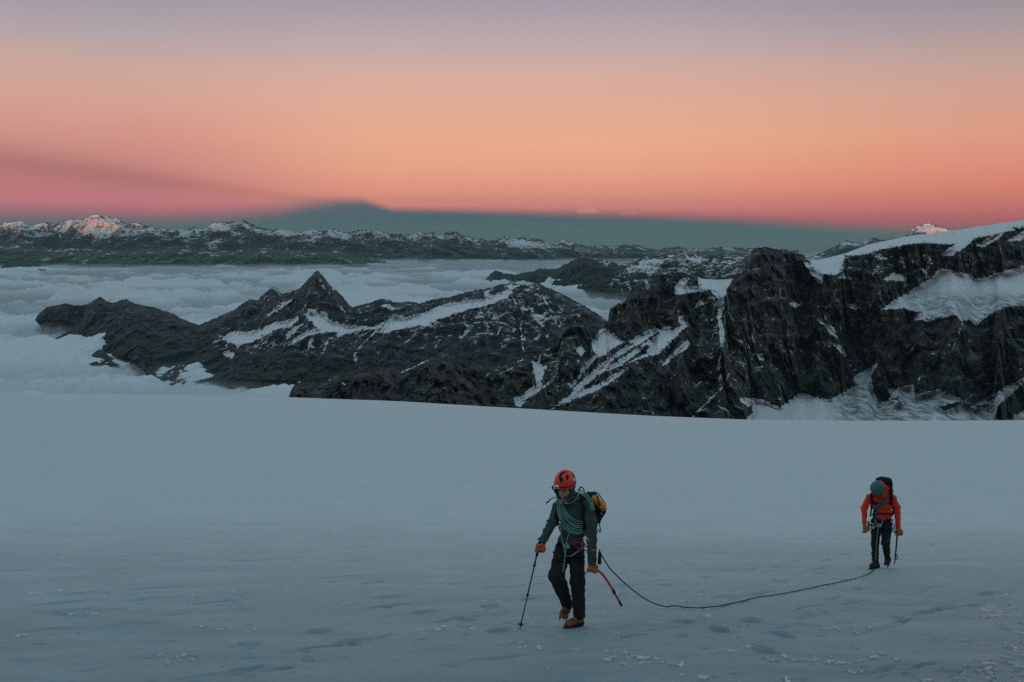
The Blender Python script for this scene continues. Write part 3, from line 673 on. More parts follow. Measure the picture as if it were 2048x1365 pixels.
        if parent: child(o, parent, label)
        return o
def bvh(*objs):
    V = []; Fc = []
    for o in objs:
        n0 = len(V); me = o.data
        co = np.empty(len(me.vertices)*3, np.float32); me.vertices.foreach_get('co', co)
        V += [Vector(x) for x in co.reshape(-1, 3).tolist()]
        Fc += [[i+n0 for i in p.vertices] for p in me.polygons]
    return BVHTree.FromPolygons(V, Fc)
def on(tree, u, v, off, fallY):
    d = P(u, v, 1.0); dv = Vector(d).normalized()
    h = tree.ray_cast(Vector((0, 0, 0)), dv, 60.0)
    if h[0] is None: return np.array(P(u, v, fallY)), fallY
    p = h[0]-dv*off
    return np.array(p), p.y
def onpath(tree, pts, off, n=6, Y0=11.0):
    pts = smooth_px(pts, n); out = []; y = Y0
    for u, v in pts:
        p, y = on(tree, u, v, off, y); out.append(p)
    out = np.array(out)
    if len(out) > 6:
        d = np.linalg.norm(out, axis=1); ds = blur1(d[:, None], 3, 0)[:, 0]; ds = np.minimum(d, ds); out = out*(ds/d)[:, None]
    return out
def smooth_px(pts, n=6):
    p = np.array(pts, float); q = np.vstack([2*p[0]-p[1], p, 2*p[-1]-p[-2]]); out = []
    for i in range(1, len(q)-2):
        for t in np.linspace(0, 1, n, endpoint=False):
            a, b, c, d = q[i-1:i+3]
            out.append(.5*((2*b)+(-a+c)*t+(2*a-5*b+4*c-d)*t*t+(-a+3*b-3*c+d)*t**3))
    out.append(p[-1]); return np.array(out)
def tube(name, pts, r, m, parent=None, n=8, label=None, flat=1.0, up=None, caps=True):
    pts = np.array(pts, float); R = np.broadcast_to(np.asarray(r, float), (len(pts),)) if np.ndim(r) == 0 else np.interp(np.linspace(0, 1, len(pts)), np.linspace(0, 1, len(r)), r)
    T = np.gradient(pts, axis=0); T /= np.linalg.norm(T, axis=1)[:, None]
    a = np.array(up if up is not None else (0, 0, 1.0)); 
    if abs(a@T[0]) > .9: a = np.array((1., 0, 0))
    rings = []; nrm = a-T[0]*(a@T[0]); nrm /= np.linalg.norm(nrm)
    for i in range(len(pts)):
        nrm = nrm-T[i]*(nrm@T[i]); nrm /= np.linalg.norm(nrm); b = np.cross(T[i], nrm)
        an = np.linspace(0, 2*PI, n, endpoint=False)[:, None]
        rings.append(pts[i]+R[i]*(np.cos(an)*nrm+np.sin(an)*b*flat))
    if caps: rings = [np.repeat(pts[:1], n, 0)]+rings+[np.repeat(pts[-1:], n, 0)]
    o = grid_mesh(name, np.array(rings), m, wrap=True)
    if parent: child(o, parent, label)
    return o
def ribbon(name, tree, pts, w, m, parent=None, off=.006, th=.006, Y0=11., n=6, label=None, S=None):
    """a band of webbing or a painted mark laid on a surface; w in metres"""
    c = onpath(tree, pts, off, n, Y0)
    W_ = np.broadcast_to(w, (len(c),)) if np.ndim(w) == 0 else np.interp(np.linspace(0, 1, len(c)), np.linspace(0, 1, len(w)), w)
    T = np.gradient(c, axis=0); T /= np.linalg.norm(T, axis=1)[:, None]
    vd = c/np.linalg.norm(c, axis=1)[:, None]
    sd_ = np.cross(T, vd); sd_ /= np.linalg.norm(sd_, axis=1)[:, None]
    l = c+sd_*W_[:, None]/2; r = c-sd_*W_[:, None]/2
    rings = np.stack([l, c-vd*th*.4, r, r+vd*th, c+vd*th, l+vd*th], 1)
    o = grid_mesh(name, rings, m, wrap=True, smooth=False)
    if parent: child(o, parent, label)
    return o
def fr(f, up=(0, 0, 1)):
    f = np.array(f, float); f /= np.linalg.norm(f); r = np.cross(f, up); r /= np.linalg.norm(r); u = np.cross(r, f)
    return r, f, u          # rows: right (of the person), forward, up
def join(objs, name, m, parent, label=None):
    V = []; Q = []; n0 = 0
    for o in objs:
        me = o.data; co = np.empty(len(me.vertices)*3, np.float32); me.vertices.foreach_get('co', co); V.append(co.reshape(-1, 3))
        Q += [[i+n0 for i in p.vertices] for p in me.polygons]; n0 += len(me.vertices)
        bpy.data.objects.remove(o)
    me = bpy.data.meshes.new(name); me.from_pydata(np.concatenate(V).tolist(), [], Q); me.materials.append(m)
    for p in me.polygons: p.use_smooth = True
    o = bpy.data.objects.new(name, me); COL.objects.link(o)
    if parent: child(o, parent, label)
    return o
def zsurf(x, y):
    x, y = np.array([x], float), np.array([y], float)
    return float((slope_z(x, y)+near_detail(x, y)[0])[0])
def ground_hit(u, v):
    t, m = ray(u, v); ys = np.linspace(5, 40, 7000); f = slope_z(t*ys, ys)-m*ys
    i = int(np.argmax(f > 0)) if f[0] < 0 else 0
    x_, y_ = float(t)*ys[i], ys[i]
    return np.array((x_, y_, zsurf(x_, y_)))

def fist(c, a, p, s=1.0, vox=.0045, name='glove', m=None, parent=None, wrist=None, grip=.016, label=None):
    """a gloved hand closed round a handle: c on the handle, a along it towards the thumb, p from the handle towards the palm"""
    a = np.array(a, float); a /= np.linalg.norm(a); p = np.array(p, float); p -= a*(a@p); p /= np.linalg.norm(p); q = np.cross(a, p)
    c = np.array(c, float); Fd = Field()
    for i, (o, L_) in enumerate(((-.036, .86), (-.013, .97), (.011, 1.0), (.034, .92))):
        r = .0125*s; R_ = (grip+.012)*s; prev = None
        for j, th in enumerate(np.radians(np.array((-15, 45, 110, 175, 235))*L_)):
            rr_ = R_*(1.25 if j < 2 else 1.0)
            pt = c+a*o*s+rr_*(np.cos(th)*p+np.sin(th)*q)
            if prev is not None: Fd.cone(prev, pt, r*(1.06-.05*j), r*(1.0-.05*j), .004)
            prev = pt
    b = c+p*(grip+.016)*s-q*.022*s
    Fd.cone(b-a*.030*s, b+a*.030*s, .019*s, .019*s, .014)
    Fd.cone(b-a*.02*s-q*.022*s, b+a*.02*s-q*.022*s, .018*s, .018*s, .014)
    t0 = b+a*.032*s-q*.02*s; t1 = c+a*.052*s-q*.030*s+p*.002*s; t2 = c+a*.046*s-p*(grip+.010)*s-q*.012*s
    Fd.cone(t0, t1, .016*s, .0135*s, .01); Fd.cone(t1, t2, .0135*s, .0115*s, .004)
    w = b-q*.06*s if wrist is None else np.array(wrist, float)
    Fd.cone(b-q*.02*s, w, .027*s, .033*s, .02)
    return Fd.mesh(name, vox, m or MGLOVE, parent, .0012, .02, 5, label)

def crampon(parent, heel, toe, up, m=MSTEEL):
    """steel frame under the sole with points"""
    heel = np.array(heel, float); toe = np.array(toe, float); up = np.array(up, float)/np.linalg.norm(up)
    f = toe-heel; Ln = np.linalg.norm(f); f /= Ln; up = up-f*(up@f); up /= np.linalg.norm(up); s = np.cross(f, up); parts = []
    for sg in (-1, 1):
        rail = [heel+f*Ln*t+s*sg*w for t, w in ((0, .026), (.2, .032), (.45, .026), (.75, .042), (1.0, .03))]
        parts.append(tube('x', rail, .004, m, n=6))
        for t, w in ((.02, .026), (.18, .032), (.62, .040), (.80, .043), (.95, .036)):
            b = heel+f*Ln*t+s*sg*w; parts.append(tube('x', [b, b-up*.020, b-up*.050+f*.006], [.010, .008, .0015], m, n=5))
        b = toe+s*sg*.02; parts.append(tube('x', [b-f*.03, b+f*.014-up*.008, b+f*.040-up*.034], [.009, .008, .0015], m, n=5))
    for t in (.1, .7, .95): parts.append(tube('x', [heel+f*Ln*t-s*.034, heel+f*Ln*t+s*.034], .004, m, n=6))
    return join(parts, 'crampon', m, parent)
def boot(parent, ankle, heel, toe, up, s=1.0, m=MBOOT, vox=.0065):
    ankle, heel, toe, up = (np.array(x, float) for x in (ankle, heel, toe, up)); up /= np.linalg.norm(up)
    b = Field(); f = toe-heel; ln = np.linalg.norm(f); f /= ln
    b.cone(heel+up*.055*s+f*.03, toe+up*.045*s-f*.03, .042*s, .036*s, .02)
    b.cone(heel+up*.06*s+f*.035, ankle, .042*s, .047*s, .03)
    b.cone(heel+f*.06+up*.09*s, toe+up*.05*s-f*.06, .036*s, .034*s, .03)
    b.cut(heel+up*.022, -up)
    o = b.mesh('boot', vox, m, parent, .0015, .03, 9)
    r = Field(); r.cone(heel+up*.034+f*.035, toe+up*.034-f*.035, .055*s, .050*s, .02); r.cone(heel+up*.030+f*.035, heel+up*.030+f*.045, .047*s, .047*s, .02)
    r.cut(heel+up*.064, up); r.cut(heel+up*.002, -up)
    sole = r.mesh('sole', vox, MSOLE, None); sole.parent = o
    # straps and laces over the instep
    tr = bvh(o); parts = []
    side = np.cross(f, up)
    for t_, h_ in ((.38, .16), (.52, .13), (.66, .11)):
        pts = []
        for an in np.linspace(-1.5, 1.5, 11):
            dr = Vector(side*math.sin(an)+up*math.cos(an)); org = Vector(heel+f*ln*t_+up*.035)
            h = tr.ray_cast(org+dr*.3, -dr, .4); pts.append(np.array(h[0]) if h[0] is not None else np.array(org+dr*.05))
        parts.append(tube('x', pts, .005, MBLACK, n=5))
    st = join(parts, 'strap', MBLACK, None); st.parent = o
    c = crampon(None, heel+f*.01, toe-f*.005, up); c.parent = o
    return o

# ------------------------------------------------------------------ first climber
Y1 = 10.6; K1 = .0055
def J(u, v, d=0.0): return np.array(P(u, v, Y1+d), float)
base1 = ground_hit(1150, 1254)
p1 = thing('person', 'nearer climber in a red helmet and dark green jacket, stepping forward with a pole', 'person', tuple(base1))
f1 = (-.50, -.82, -.20); r1, fo1, up1 = fr(f1)
H = J(1130, 975, -.10)
hf = np.array((-.40, -.88, -.14)); hr, hf, hu = fr(hf)
R3 = np.array([hr, hf, hu])
def hl(x, y, z): return H+hr*x+hf*y+hu*z
def px(n): return n*K1
sh_l, el_l, wr_l = J(1115, 1014, .06), J(1104, 1047, .02), J(1084, 1086, -.10)
sh_r, el_r, wr_r = J(1175, 1013, -.10), J(1183, 1058, -.16), J(1184, 1121, -.20)
hip_l, kn_l, an_l = J(1126, 1100, .06), J(1113, 1153, -.08), J(1135, 1210, .14)
hip_r, kn_r, an_r = J(1153, 1102, -.02), J(1155, 1162, -.06), J(1158, 1233, .03)
hand_l = J(1077, 1097, -.13); hand_r = J(1184, 1136, -.21)
# the body itself: one continuous figure
B = Field()
B.ell(hl(0, .0, .035), R3, (.073, .094, .098), .02)
B.ell(hl(0, .035, -.045), R3, (.056, .062, .070), .025)            # jaw
B.cone(hl(0, .062, -.098), hl(0, .072, -.092), .020, .018, .02)      # chin
B.cone(hl(-.03, .085, .018), hl(.03, .085, .018), .013, .013, .012)  # brow
B.cone(hl(0, .092, .008), hl(0, .114, -.030), .008, .0135, .008)     # nose
B.cone(hl(-.034, .066, -.028), hl(-.034, .068, -.026), .018, .018, .014); B.cone(hl(.034, .066, -.028), hl(.034, .068, -.026), .018, .018, .014)
B.cone(hl(-.019, .092, -.058), hl(.019, .092, -.058), .0065, .0065, .006); B.cone(hl(-.015, .091, -.068), hl(.015, .091, -.068), .0075, .0075, .006)
B.ell(hl(-.076, -.005, -.012), R3, (.012, .020, .032), .006); B.ell(hl(.076, -.005, -.012), R3, (.012, .020, .032), .006)
B.hole(hl(-.031, .096, -.004), R3, (.014, .010, .009), .006); B.hole(hl(.031, .096, -.004), R3, (.014, .010, .009), .006)
nb = J(1140, 1008, .02)
B.cone(hl(0, -.02, -.06), nb, .052, .050, .02)
B.cone(J(1124, 1021, .07), J(1166, 1021, -.02), px(9), px(9), .03)
B.cone(J(1134, 1034, .06), J(1156, 1036, .02), px(12), px(12), .03)
B.cone(J(1136, 1062, .05), J(1150, 1062, .02), px(12), px(12), .03)
B.cone(J(1132, 1092, .05), J(1148, 1092, .0), px(14), px(14), .05)
for a_, b_, ra, rb in ((sh_l, el_l, .052, .040), (el_l, wr_l, .038, .027), (sh_r, el_r, .052, .040), (el_r, wr_r, .038, .027), (hip_l, kn_l, .075, .052), (kn_l, an_l, .050, .036), (hip_r, kn_r, .075, .052), (kn_r, an_r, .050, .036)):
    B.cone(a_, b_, ra*.9, rb*.8, .03)
for w_, h_ in ((wr_l, hand_l), (wr_r, hand_r)): 
    B.cone(w_, h_, .024, .026, .015)
    d_ = (h_-w_)/np.linalg.norm(h_-w_)
    for q_, l_ in ((-.022, .038), (-.007, .043), (.008, .041), (.022, .033)): B.cone(h_+hr*q_, h_+hr*q_+d_*l_*.5, .0075, .0065, .004)
    B.cone(h_+hr*.02, h_+hr*.034+d_*.012, .008, .0075, .005)
for a_, t_ in ((an_l, J(1124, 1228, .06)), (an_r, J(1137, 1249, -.09))): B.cone(a_, t_, .024, .018, .01)
body = B.mesh('body', .0075, MSKIN, p1)
for sx_ in (-1, 1):
    e = Field().ell(hl(.031*sx_, .083, -.003), R3, (.0125, .0125, .0125)).mesh('eye', .004, MEYE, p1)
    Field().cone(hl(.014*sx_, .099, .016), hl(.046*sx_, .088, .016), .0055, .004, .003).mesh('eyebrow', .003, MHAIR, p1)
hb = Field()
hb.ell(hl(0, .0, .02), R3, (.080, .100, .080), .01).cut(hl(0, .052, 0), hf).cut(hl(0, 0, -.045), -hu)
hb.mesh('hair', .006, MHAIR, p1, .003, .015, 3)
bd = Field().ell(hl(0, .036, -.050), R3, (.058, .0645, .072), .01).cut(hl(0, 0, -.066), hu).mesh('beard', .005, mat('stubble', (.12, .075, .06), .8, .2, .3, 300, .3), p1, .001, .01, 3)
# helmet
HM = Field(); hc = hl(0, -.012, .052)
HM.ell(hc, R3, (.113, .136, .138), .01); HM.cut(hl(0, 0, .034), -(hu+hf*.06)); HM.hole(hc-hu*.01, R3, (.095, .120, .118), .004)
helmet = HM.mesh('helmet', .006, MRED, p1)
tb = bvh(helmet)
rim = []
for an in np.linspace(0, 2*PI, 40):
    d = hr*math.cos(an)*.113+hf*math.sin(an)*.138
    rim.append(hc+d*1.0+hu*(-.012)-hu*(.10*math.sin(an)*.10))
rb_ = tube('rim', rim, .0065, MRED, None, 8, flat=.8, caps=False); rb_.parent = helmet
band = tube('band', [q+hu*.017+(hc-q)*.0 for q in rim], .0060, MBLACK, None, 6, caps=False); band.parent = helmet
def deco(name, pts, w, m, th=.003, off=.003):
    o = ribbon(name, tb, pts, w, m, None, off, th, 10.5, 8); o.parent = helmet; return o
deco('emblem', [(1134,943.5),(1124.5,948),(1121.8,954),(1122.6,960),(1125,964)], [.014,.036,.040,.040,.034], MBLACK)
deco('emblem', [(1133.2,949),(1134,952.5),(1134.2,956),(1133.4,961)], [.002,.032,.034,.004], MBLACK)
deco('emblem', [(1143,944),(1146.5,949),(1148.5,955)], [.004,.016,.020], MBLACK)
deco('vent', [(1137,941.5),(1139,944)], [.003,.008], MBLACK)
deco('clip', [(1146.8,961.5),(1151.8,958.5)], [.024,.030], MWHITE, .006, .010)
deco('clip_mark', [(1147.8,961),(1151.2,959)], [.008,.010], mat('teal_plastic', (.03, .14, .15), .5), .003, .016)
lp_ = on(tb, 1116, 962, .012, 10.5)[0]; lp = J(1114.6, 964, -.22); 
hd_ = Field()
hd_.ell(hc+hf*.128+hr*.045-hu*.004, R3, (.034, .017, .019), .004)
hlamp = hd_.mesh('headlamp', .004, MWHITE, None); hlamp.parent = helmet
q_ = Field().ell(hc+hf*.143+hr*.046-hu*.004, R3, (.016, .008, .009), .004).mesh('lens', .003, MSTEEL, None); q_.parent = helmet
# jacket: torso and both sleeves
A = Field()
A.cone(J(1122, 1017, .06), J(1168, 1016, -.07), px(12.5), px(13), .05)
A.cone(J(1131, 1030, .03), J(1160, 1030, -.04), px(18), px(18), .06)
A.cone(J(1135, 1058, .03), J(1153, 1060, -.02), px(18), px(18), .06)
A.cone(J(1133, 1084, .05), J(1151, 1086, -.01), px(19), px(19), .05)
A.cone(sh_l, el_l, px(11.5), px(10.5), .03); A.cone(el_l, wr_l, px(11), px(9.0), .02)
A.cone(sh_r, J(1183, 1046, -.14), px(13), px(13), .03); A.cone(J(1183, 1046, -.14), wr_r+np.array((0, 0, -.03)), px(13), px(10.0), .02)
A.cone(J(1126, 1003, .02), J(1152, 1002, -.03), px(9.5), px(9.5), .03)
A.cut(J(1142, 1096, 0), (0, 0, -1), .006) if False else None
jacket = A.mesh('jacket', .0085, MGREEN, p1, .011, .085, 11, fdir=1.6)
# hood gathered behind the neck and round the jaw
G = Field()
G.cone(hl(-.070, -.03, -.07), hl(.070, -.03, -.07), .040, .040, .03); G.cone(hl(-.07, -.05, .0), hl(.07, -.05, .0), .036, .036, .03)
G.cone(hl(-.078, .02, -.085), hl(-.078, -.02, .0), .022, .026, .02); G.cone(hl(.078, .02, -.085), hl(.078, -.02, .0), .022, .026, .02)
G.cone(hl(-.075, .02, -.10), hl(-.03, .075, -.145), .026, .022, .02); G.cone(hl(.075, .02, -.10), hl(.03, .075, -.145), .026, .022, .02)
hood = G.mesh('hood', .007, MGREEN, p1, .004, .04, 13)
Field().cone(hl(-.02, .070, -.128), hl(.02, .070, -.128), .020, .020, .01).mesh('neck_scarf', .006, MREDJ, p1, .003, .02, 4, label='red neck cloth under the chin')
fl = Field(); fl.cone(J(1104.5, 976, -.06), J(1112, 968, -.10), .008, .014, .01); fl.cone(J(1104.5, 976, -.06), J(1113.5, 986, -.08), .008, .012, .01); fl.cone(J(1112, 968, -.1), J(1113.5, 986, -.08), .014, .014, .02)
fl.mesh('hood_flap', .005, MBLACK, p1)
tube('drawcord', smooth_px([tuple(J(1113, 995, -.12)), tuple(J(1106, 996.5, -.14)), tuple(J(1100, 1000, -.15)), tuple(J(1096, 1004, -.16)), tuple(J(1092.5, 1007.5, -.16))], 5), [.004, .005, .006, .010, .008], MBLACK, p1, flat=.4)
# cuff tabs on the sleeves
Field().cone(J(1076, 1078.5, -.09), J(1090, 1076, -.07), .010, .022, .02).mesh('cuff_flap', .006, MGREEN, p1)
Field().cone(J(1094.5, 1042, .0), J(1104, 1046, .02), .012, .03, .02).mesh('elbow_patch', .006, MGREEN, p1)
# trousers
Tt = Field()
Tt.cone(J(1130, 1093, .05), J(1149, 1094, .0), px(16.5), px(16.5), .04)
Tt.cone(hip_l, kn_l, px(17.5), px(16.5), .03); Tt.cone(kn_l, an_l, px(16.5), px(12), .03)
Tt.cone(hip_r, kn_r, px(17), px(15.5), .03); Tt.cone(kn_r, J(1158.5, 1229, .02), px(15.5), px(13.5), .03)
Tt.cone(J(1160, 1212, .03), J(1164, 1221, .04), px(9), px(7), .02)
trousers = Tt.mesh('trousers', .0085, MDARK, p1, .009, .11, 15, fdir=1.8)
Field().cone(J(1099, 1146, -.08), J(1105, 1156, -.08), .016, .024, .02).mesh('pocket_flap', .006, MDARK, p1)
Field().cone(J(1106, 1104, .04), J(1113, 1112, .04), .008, .02, .02).mesh('pocket_flap', .006, MDARK, p1)
# boots: one lifted behind with its toe hanging, one planted
boot(p1, J(1136, 1209, .13), J(1136, 1216, .20), J(1124.5, 1235, .03), (-.30, -.86, .42), .88)
gz = ground_hit(1150, 1254)
tp = J(1131, 1253, -.10); hp = J(1164, 1247, .07)
for q_ in (tp, hp): q_[2] = zsurf(q_[0], q_[1])+.018
boot(p1, J(1158, 1231, .03), hp, tp, (0, -.05, 1), .90)
# harness with its loops and metal
tj = bvh(jacket, trousers)
hn = ribbon('harness', tj, [(1114,1086),(1122,1090),(1133,1093),(1146,1094),(1158,1093),(1170,1088)], .042, MBLACK, p1, .010, .012, 10.5)
def hchild(o): o.parent = hn; o.location = (0, 0, 0); return o
hchild(ribbon('leg_loop', tj, [(1108,1116),(1116,1121),(1126,1121),(1136,1115),(1140,1100)], .036, MBLACK, None, .008, .010, 10.6))
hchild(ribbon('leg_loop', tj, [(1142,1102),(1146,1116),(1156,1121),(1168,1118)], .036, MBLACK, None, .008, .010, 10.6))
def carabiner(u, v, w, h, rot, m, tree=tj, off=.03, r=.0055, Yf=10.5, K=K1):
    c, y = on(tree, u, v, off, Yf); an = np.linspace(0, 2*PI, 25)
    x = np.cos(an)*w/2*(1+.25*np.sin(an)); z = np.sin(an)*h/2; cr, sr = math.cos(rot), math.sin(rot)
    return tube('carabiner', [c+np.array(((a*cr-b*sr), -.01*math.sin(t*2), (a*sr+b*cr))) for a, b, t in zip(x, z, an)], r, m, None, 6, caps=False)
MRM = mat('red_anodised_alloy', (.65, .04, .035), .35, .5, 0, 80, .1, .4)
for a_ in ((1157,1091,.055,.10,1.0,MRM), (1168,1091,.05,.085,-.5,MBRIGHT), (1173,1083,.045,.08,.3,MBRIGHT), (1163,1087,.05,.085,.6,MSTEEL), (1170,1096,.045,.08,.9,MRM), (1160,1098,.05,.08,-.9,MSTEEL)): hchild(carabiner(*a_))
sw = on(tj, 1126, 1146, .012, 10.5)[0]
# gloves
dpole = J(1070, 1130, -.11)-J(1079, 1086, -.13)
fist(hand_l, -dpole, wr_l-hand_l+np.array((.03, .03, 0)), 1.0, wrist=wr_l+(hand_l-wr_l)*.30, parent=p1)
ax_dir = J(1203, 1146, -.22)-J(1176, 1139, -.21)
fist(hand_r+np.array((0, 0, -.012)), ax_dir, np.array((0., .15, 1.)), 1.12, wrist=wr_r+(hand_r-wr_r)*.2, parent=p1)
ribbon('sleeve_mark', bvh(jacket), [(1184,1100.5),(1192,1101.5)], .007, mat('grey_print', (.35, .38, .38), .6), p1, .003, .003, 10.4)

# ---- backpack of the first climber
bp = thing('backpack', 'small orange and black backpack on the back of the climber in the green jacket', 'backpack', tuple(J(1185, 1050, .22)))
Kp = Field()
Kp.cone(J(1150, 1000, .20), J(1156, 1062, .18), px(17), px(18), .05); Kp.cone(J(1178, 996, .20), J(1180, 1040, .18), px(13), px(16), .05)
Kp.cone(J(1186, 997, .18), J(1201, 1020, .22), px(12), px(12.5), .03); Kp.cone(J(1199, 1024, .21), J(1194, 1040, .18), px(11.5), px(9), .03)
pk_ = Kp.mesh('pack_body', .008, MBLACK, bp, .006, .06, 21)
Po = Field(); Po.cone(J(1189.5, 998, .10), J(1204.5, 1013, .135), px(7.5), px(8), .02); Po.cone(J(1204.5, 1013, .135), J(1206, 1017, .14), px(7.5), px(6.5), .02)
po_ = Po.mesh('orange_panel', .006, MPACKO, bp, .004, .04, 22)
tpk = bvh(pk_, po_)
ribbon('seam_strap', tpk, [(1191,987),(1195,997),(1199,1008),(1203,1018)], .016, MBLACK, bp, .004, .006, 10.6)
ribbon('seam_strap', tpk, [(1184,985),(1190,985),(1197,988),(1205,1000),(1212,1010)], .012, MBLACK, bp, .004, .006, 10.6)
ribbon('shoulder_strap', tj, [(1160,998),(1166,1006),(1168,1022),(1166,1045),(1165,1062)], .050, MBLACK, bp, .008, .012, 10.5)
ribbon('shoulder_strap', tj, [(1118,1004),(1115,1020),(1113,1036),(1116,1052)], .040, MBLACK, bp, .008, .012, 10.6)
tube('haul_loop', smooth_px([tuple(J(1158, 982, .12)), tuple(J(1160, 976, .12)), tuple(J(1164, 975, .13)), tuple(J(1168, 981, .14)), tuple(J(1170, 988, .15))], 5), .008, MBLACK, bp, flat=.6)
tube('hanging_strap', smooth_px([tuple(J(1197, 1036, .16)), tuple(J(1200, 1044, .14)), tuple(J(1199, 1052, .12)), tuple(J(1202, 1060, .12)), tuple(J(1200, 1065, .1)), tuple(J(1197, 1058, .1))], 5), .008, MBLACK, bp, flat=.5)
Field().cone(J(1199.5, 1106, .06), J(1199, 1126, .06), .016, .022, .01).mesh('side_pouch', .006, MBLACK, bp)
for u_, v_ in ((1201, 1015), (1203, 1028)):
    c_, _ = on(tpk, u_, v_, .01, 10.7); Field().ell(c_, np.eye(3), (.008, .008, .008)).mesh('buckle', .003, MWHITE, bp)

# ---- trekking pole
tipg = ground_hit(1040, 1255.5)
pt = thing('trekking_pole', 'thin dark trekking pole planted in the snow by the gloved hand at the left', 'trekking pole', tuple(tipg))
ptop = J(1080, 1083, -.135)
def along(t): return ptop+(tipg-ptop)*t
tube('grip', [along(t) for t in (0, .02, .07, .13, .17)], [.012, .018, .015, .016, .013], MBLACK, pt, 10)
tube('shaft', [along(.15), along(.28)], .0095, MPOLE, pt, 10); tube('shaft', [along(.28), along(.62)], .0082, MPOLE, pt, 10); tube('shaft', [along(.62), along(.955)], .0068, MPOLE, pt, 10)
for t_ in (.275, .615): tube('clamp', [along(t_-.010), along(t_-.006), along(t_+.006), along(t_+.010)], [.010, .0165, .0165, .010], MBLACK, pt, 10)
tube('basket', [along(.950), along(.954), along(.960), along(.966)], [.010, .030, .028, .010], MBLACK, pt, 14)
tube('tip', [along(.96), along(.985), tipg-np.array((0, 0, .015))], [.008, .006, .003], MSTEEL, pt, 8)
sl_ = [tuple(along(.02)), tuple(along(.05)+np.array((.03, -.02, 0))), tuple(along(.12)+np.array((.035, -.02, 0))), tuple(along(.10)+np.array((.01, -.02, 0)))]
tube('wrist_strap', smooth_px(sl_, 6), .006, MBLACK, pt, 6, flat=.5)

# ---- ice axe of the first climber
ia = thing('ice_axe', 'curved red ice axe held by its head in the orange glove of the front climber', 'ice axe', tuple(J(1215, 1165, -.22)))
ap = [(1181,1137),(1189,1140),(1197,1142.5),(1204,1148),(1211,1157),(1219,1169),(1227,1182.5),(1235,1197),(1243,1211.5)]
app = smooth_px([tuple(J(u, v, -.22+.004*(i))) for i, (u, v) in enumerate(ap)], 6)
tube('shaft', app, [.019, .021, .022, .021, .021, .020, .019, .018], MSHAFT, ia, 12, flat=.62, up=(0, -1, 0))
gp = app[int(len(app)*.72):int(len(app)*.76)+2]; tube('grip_ring', gp, .0235, MBLACK, ia, 12, flat=.7, up=(0, -1, 0))
gp = app[int(len(app)*.90):]; tube('grip_ring', gp, .0205, mat('dark_purple_grip', (.05, .02, .045), .5), ia, 12, flat=.7, up=(0, -1, 0))
tube('spike', [J(1242.5, 1210.5, -.185), J(1246.5, 1216, -.184), J(1248.6, 1219.5, -.183)], [.016, .012, .002], MBRIGHT, ia, 8, flat=.3, up=(0, -1, 0))
tube('pick', smooth_px([tuple(J(1184, 1140, -.24)), tuple(J(1177, 1142, -.24)), tuple(J(1170, 1149, -.24)), tuple(J(1164.5, 1160, -.23))], 5), [.016, .016, .013, .003], MSTEEL, ia, 8, flat=.3, up=(0, -1, 0))
tube('adze', [J(1186, 1137, -.24), J(1192, 1134.5, -.24), J(1196, 1135, -.24)], [.012, .014, .018], MSTEEL, ia, 8, flat=.35, up=(0, 0, 1))

# ------------------------------------------------------------------ second climber
Y2 = 18.0; K2 = .0093
def J2(u, v, d=0.0): return np.array(P(u, v, Y2+d), float)
def px2(n): return n*K2
base2 = ground_hit(1747, 1137)
p2 = thing('person', 'climber farther back in a red jacket and teal helmet, walking with head bowed', 'person', tuple(base2))
h2f = np.array((-.18, -.62, -.76)); g_r, g_f, g_u = fr(h2f); RR = np.array([g_r, g_f, g_u]); H2 = J2(1755, 979, -.16)
def h2(x, y, z): return H2+g_r*x+g_f*y+g_u*z
s2l, e2l, w2l = J2(1738, 995.5, -.02), J2(1729, 1016, .0), J2(1728.5, 1046, -.08)
s2r, e2r, w2r = J2(1785, 995.5, -.02), J2(1794, 1016, .0), J2(1796.5, 1056, -.06)
q2l, k2l, a2l = J2(1753, 1048, .05), J2(1750.5, 1085, .02), J2(1750.5, 1124, .06)
q2r, k2r, a2r = J2(1774, 1048, .05), J2(1771.5, 1086, -.08), J2(1774.5, 1117, .14)
hn2l = J2(1729, 1058, -.10); hn2r = J2(1796, 1066, -.08)
B = Field()
B.ell(h2(0, 0, .03), RR, (.074, .095, .098), .02); B.ell(h2(0, .035, -.05), RR, (.056, .062, .070), .025); B.cone(h2(0, .092, .008), h2(0, .112, -.03), .008, .0135, .008)
B.ell(h2(-.076, 0, -.01), RR, (.012, .02, .03), .006); B.ell(h2(.076, 0, -.01), RR, (.012, .02, .03), .006)
B.cone(h2(-.019, .092, -.058), h2(.019, .092, -.058), .007, .007, .006)
B.cone(h2(0, -.03, -.06), J2(1760, 993, .04), .05, .045, .02)
B.cone(J2(1745, 999, .03), J2(1778, 999, .03), px2(5), px2(5), .03); B.cone(J2(1754, 1012, .04), J2(1770, 1012, .04), px2(6.5), px2(6.5), .03)
B.cone(J2(1756, 1030, .03), J2(1770, 1030, .03), px2(7), px2(7), .03); B.cone(J2(1757, 1046, .06), J2(1771, 1046, .06), px2(8), px2(8), .05)
for a_, b_, ra, rb in ((s2l, e2l, .052, .04), (e2l, w2l, .038, .027), (s2r, e2r, .052, .04), (e2r, w2r, .038, .027), (q2l, k2l, .075, .052), (k2l, a2l, .05, .036), (q2r, k2r, .075, .052), (k2r, a2r, .05, .036)): B.cone(a_, b_, ra, rb, .03)
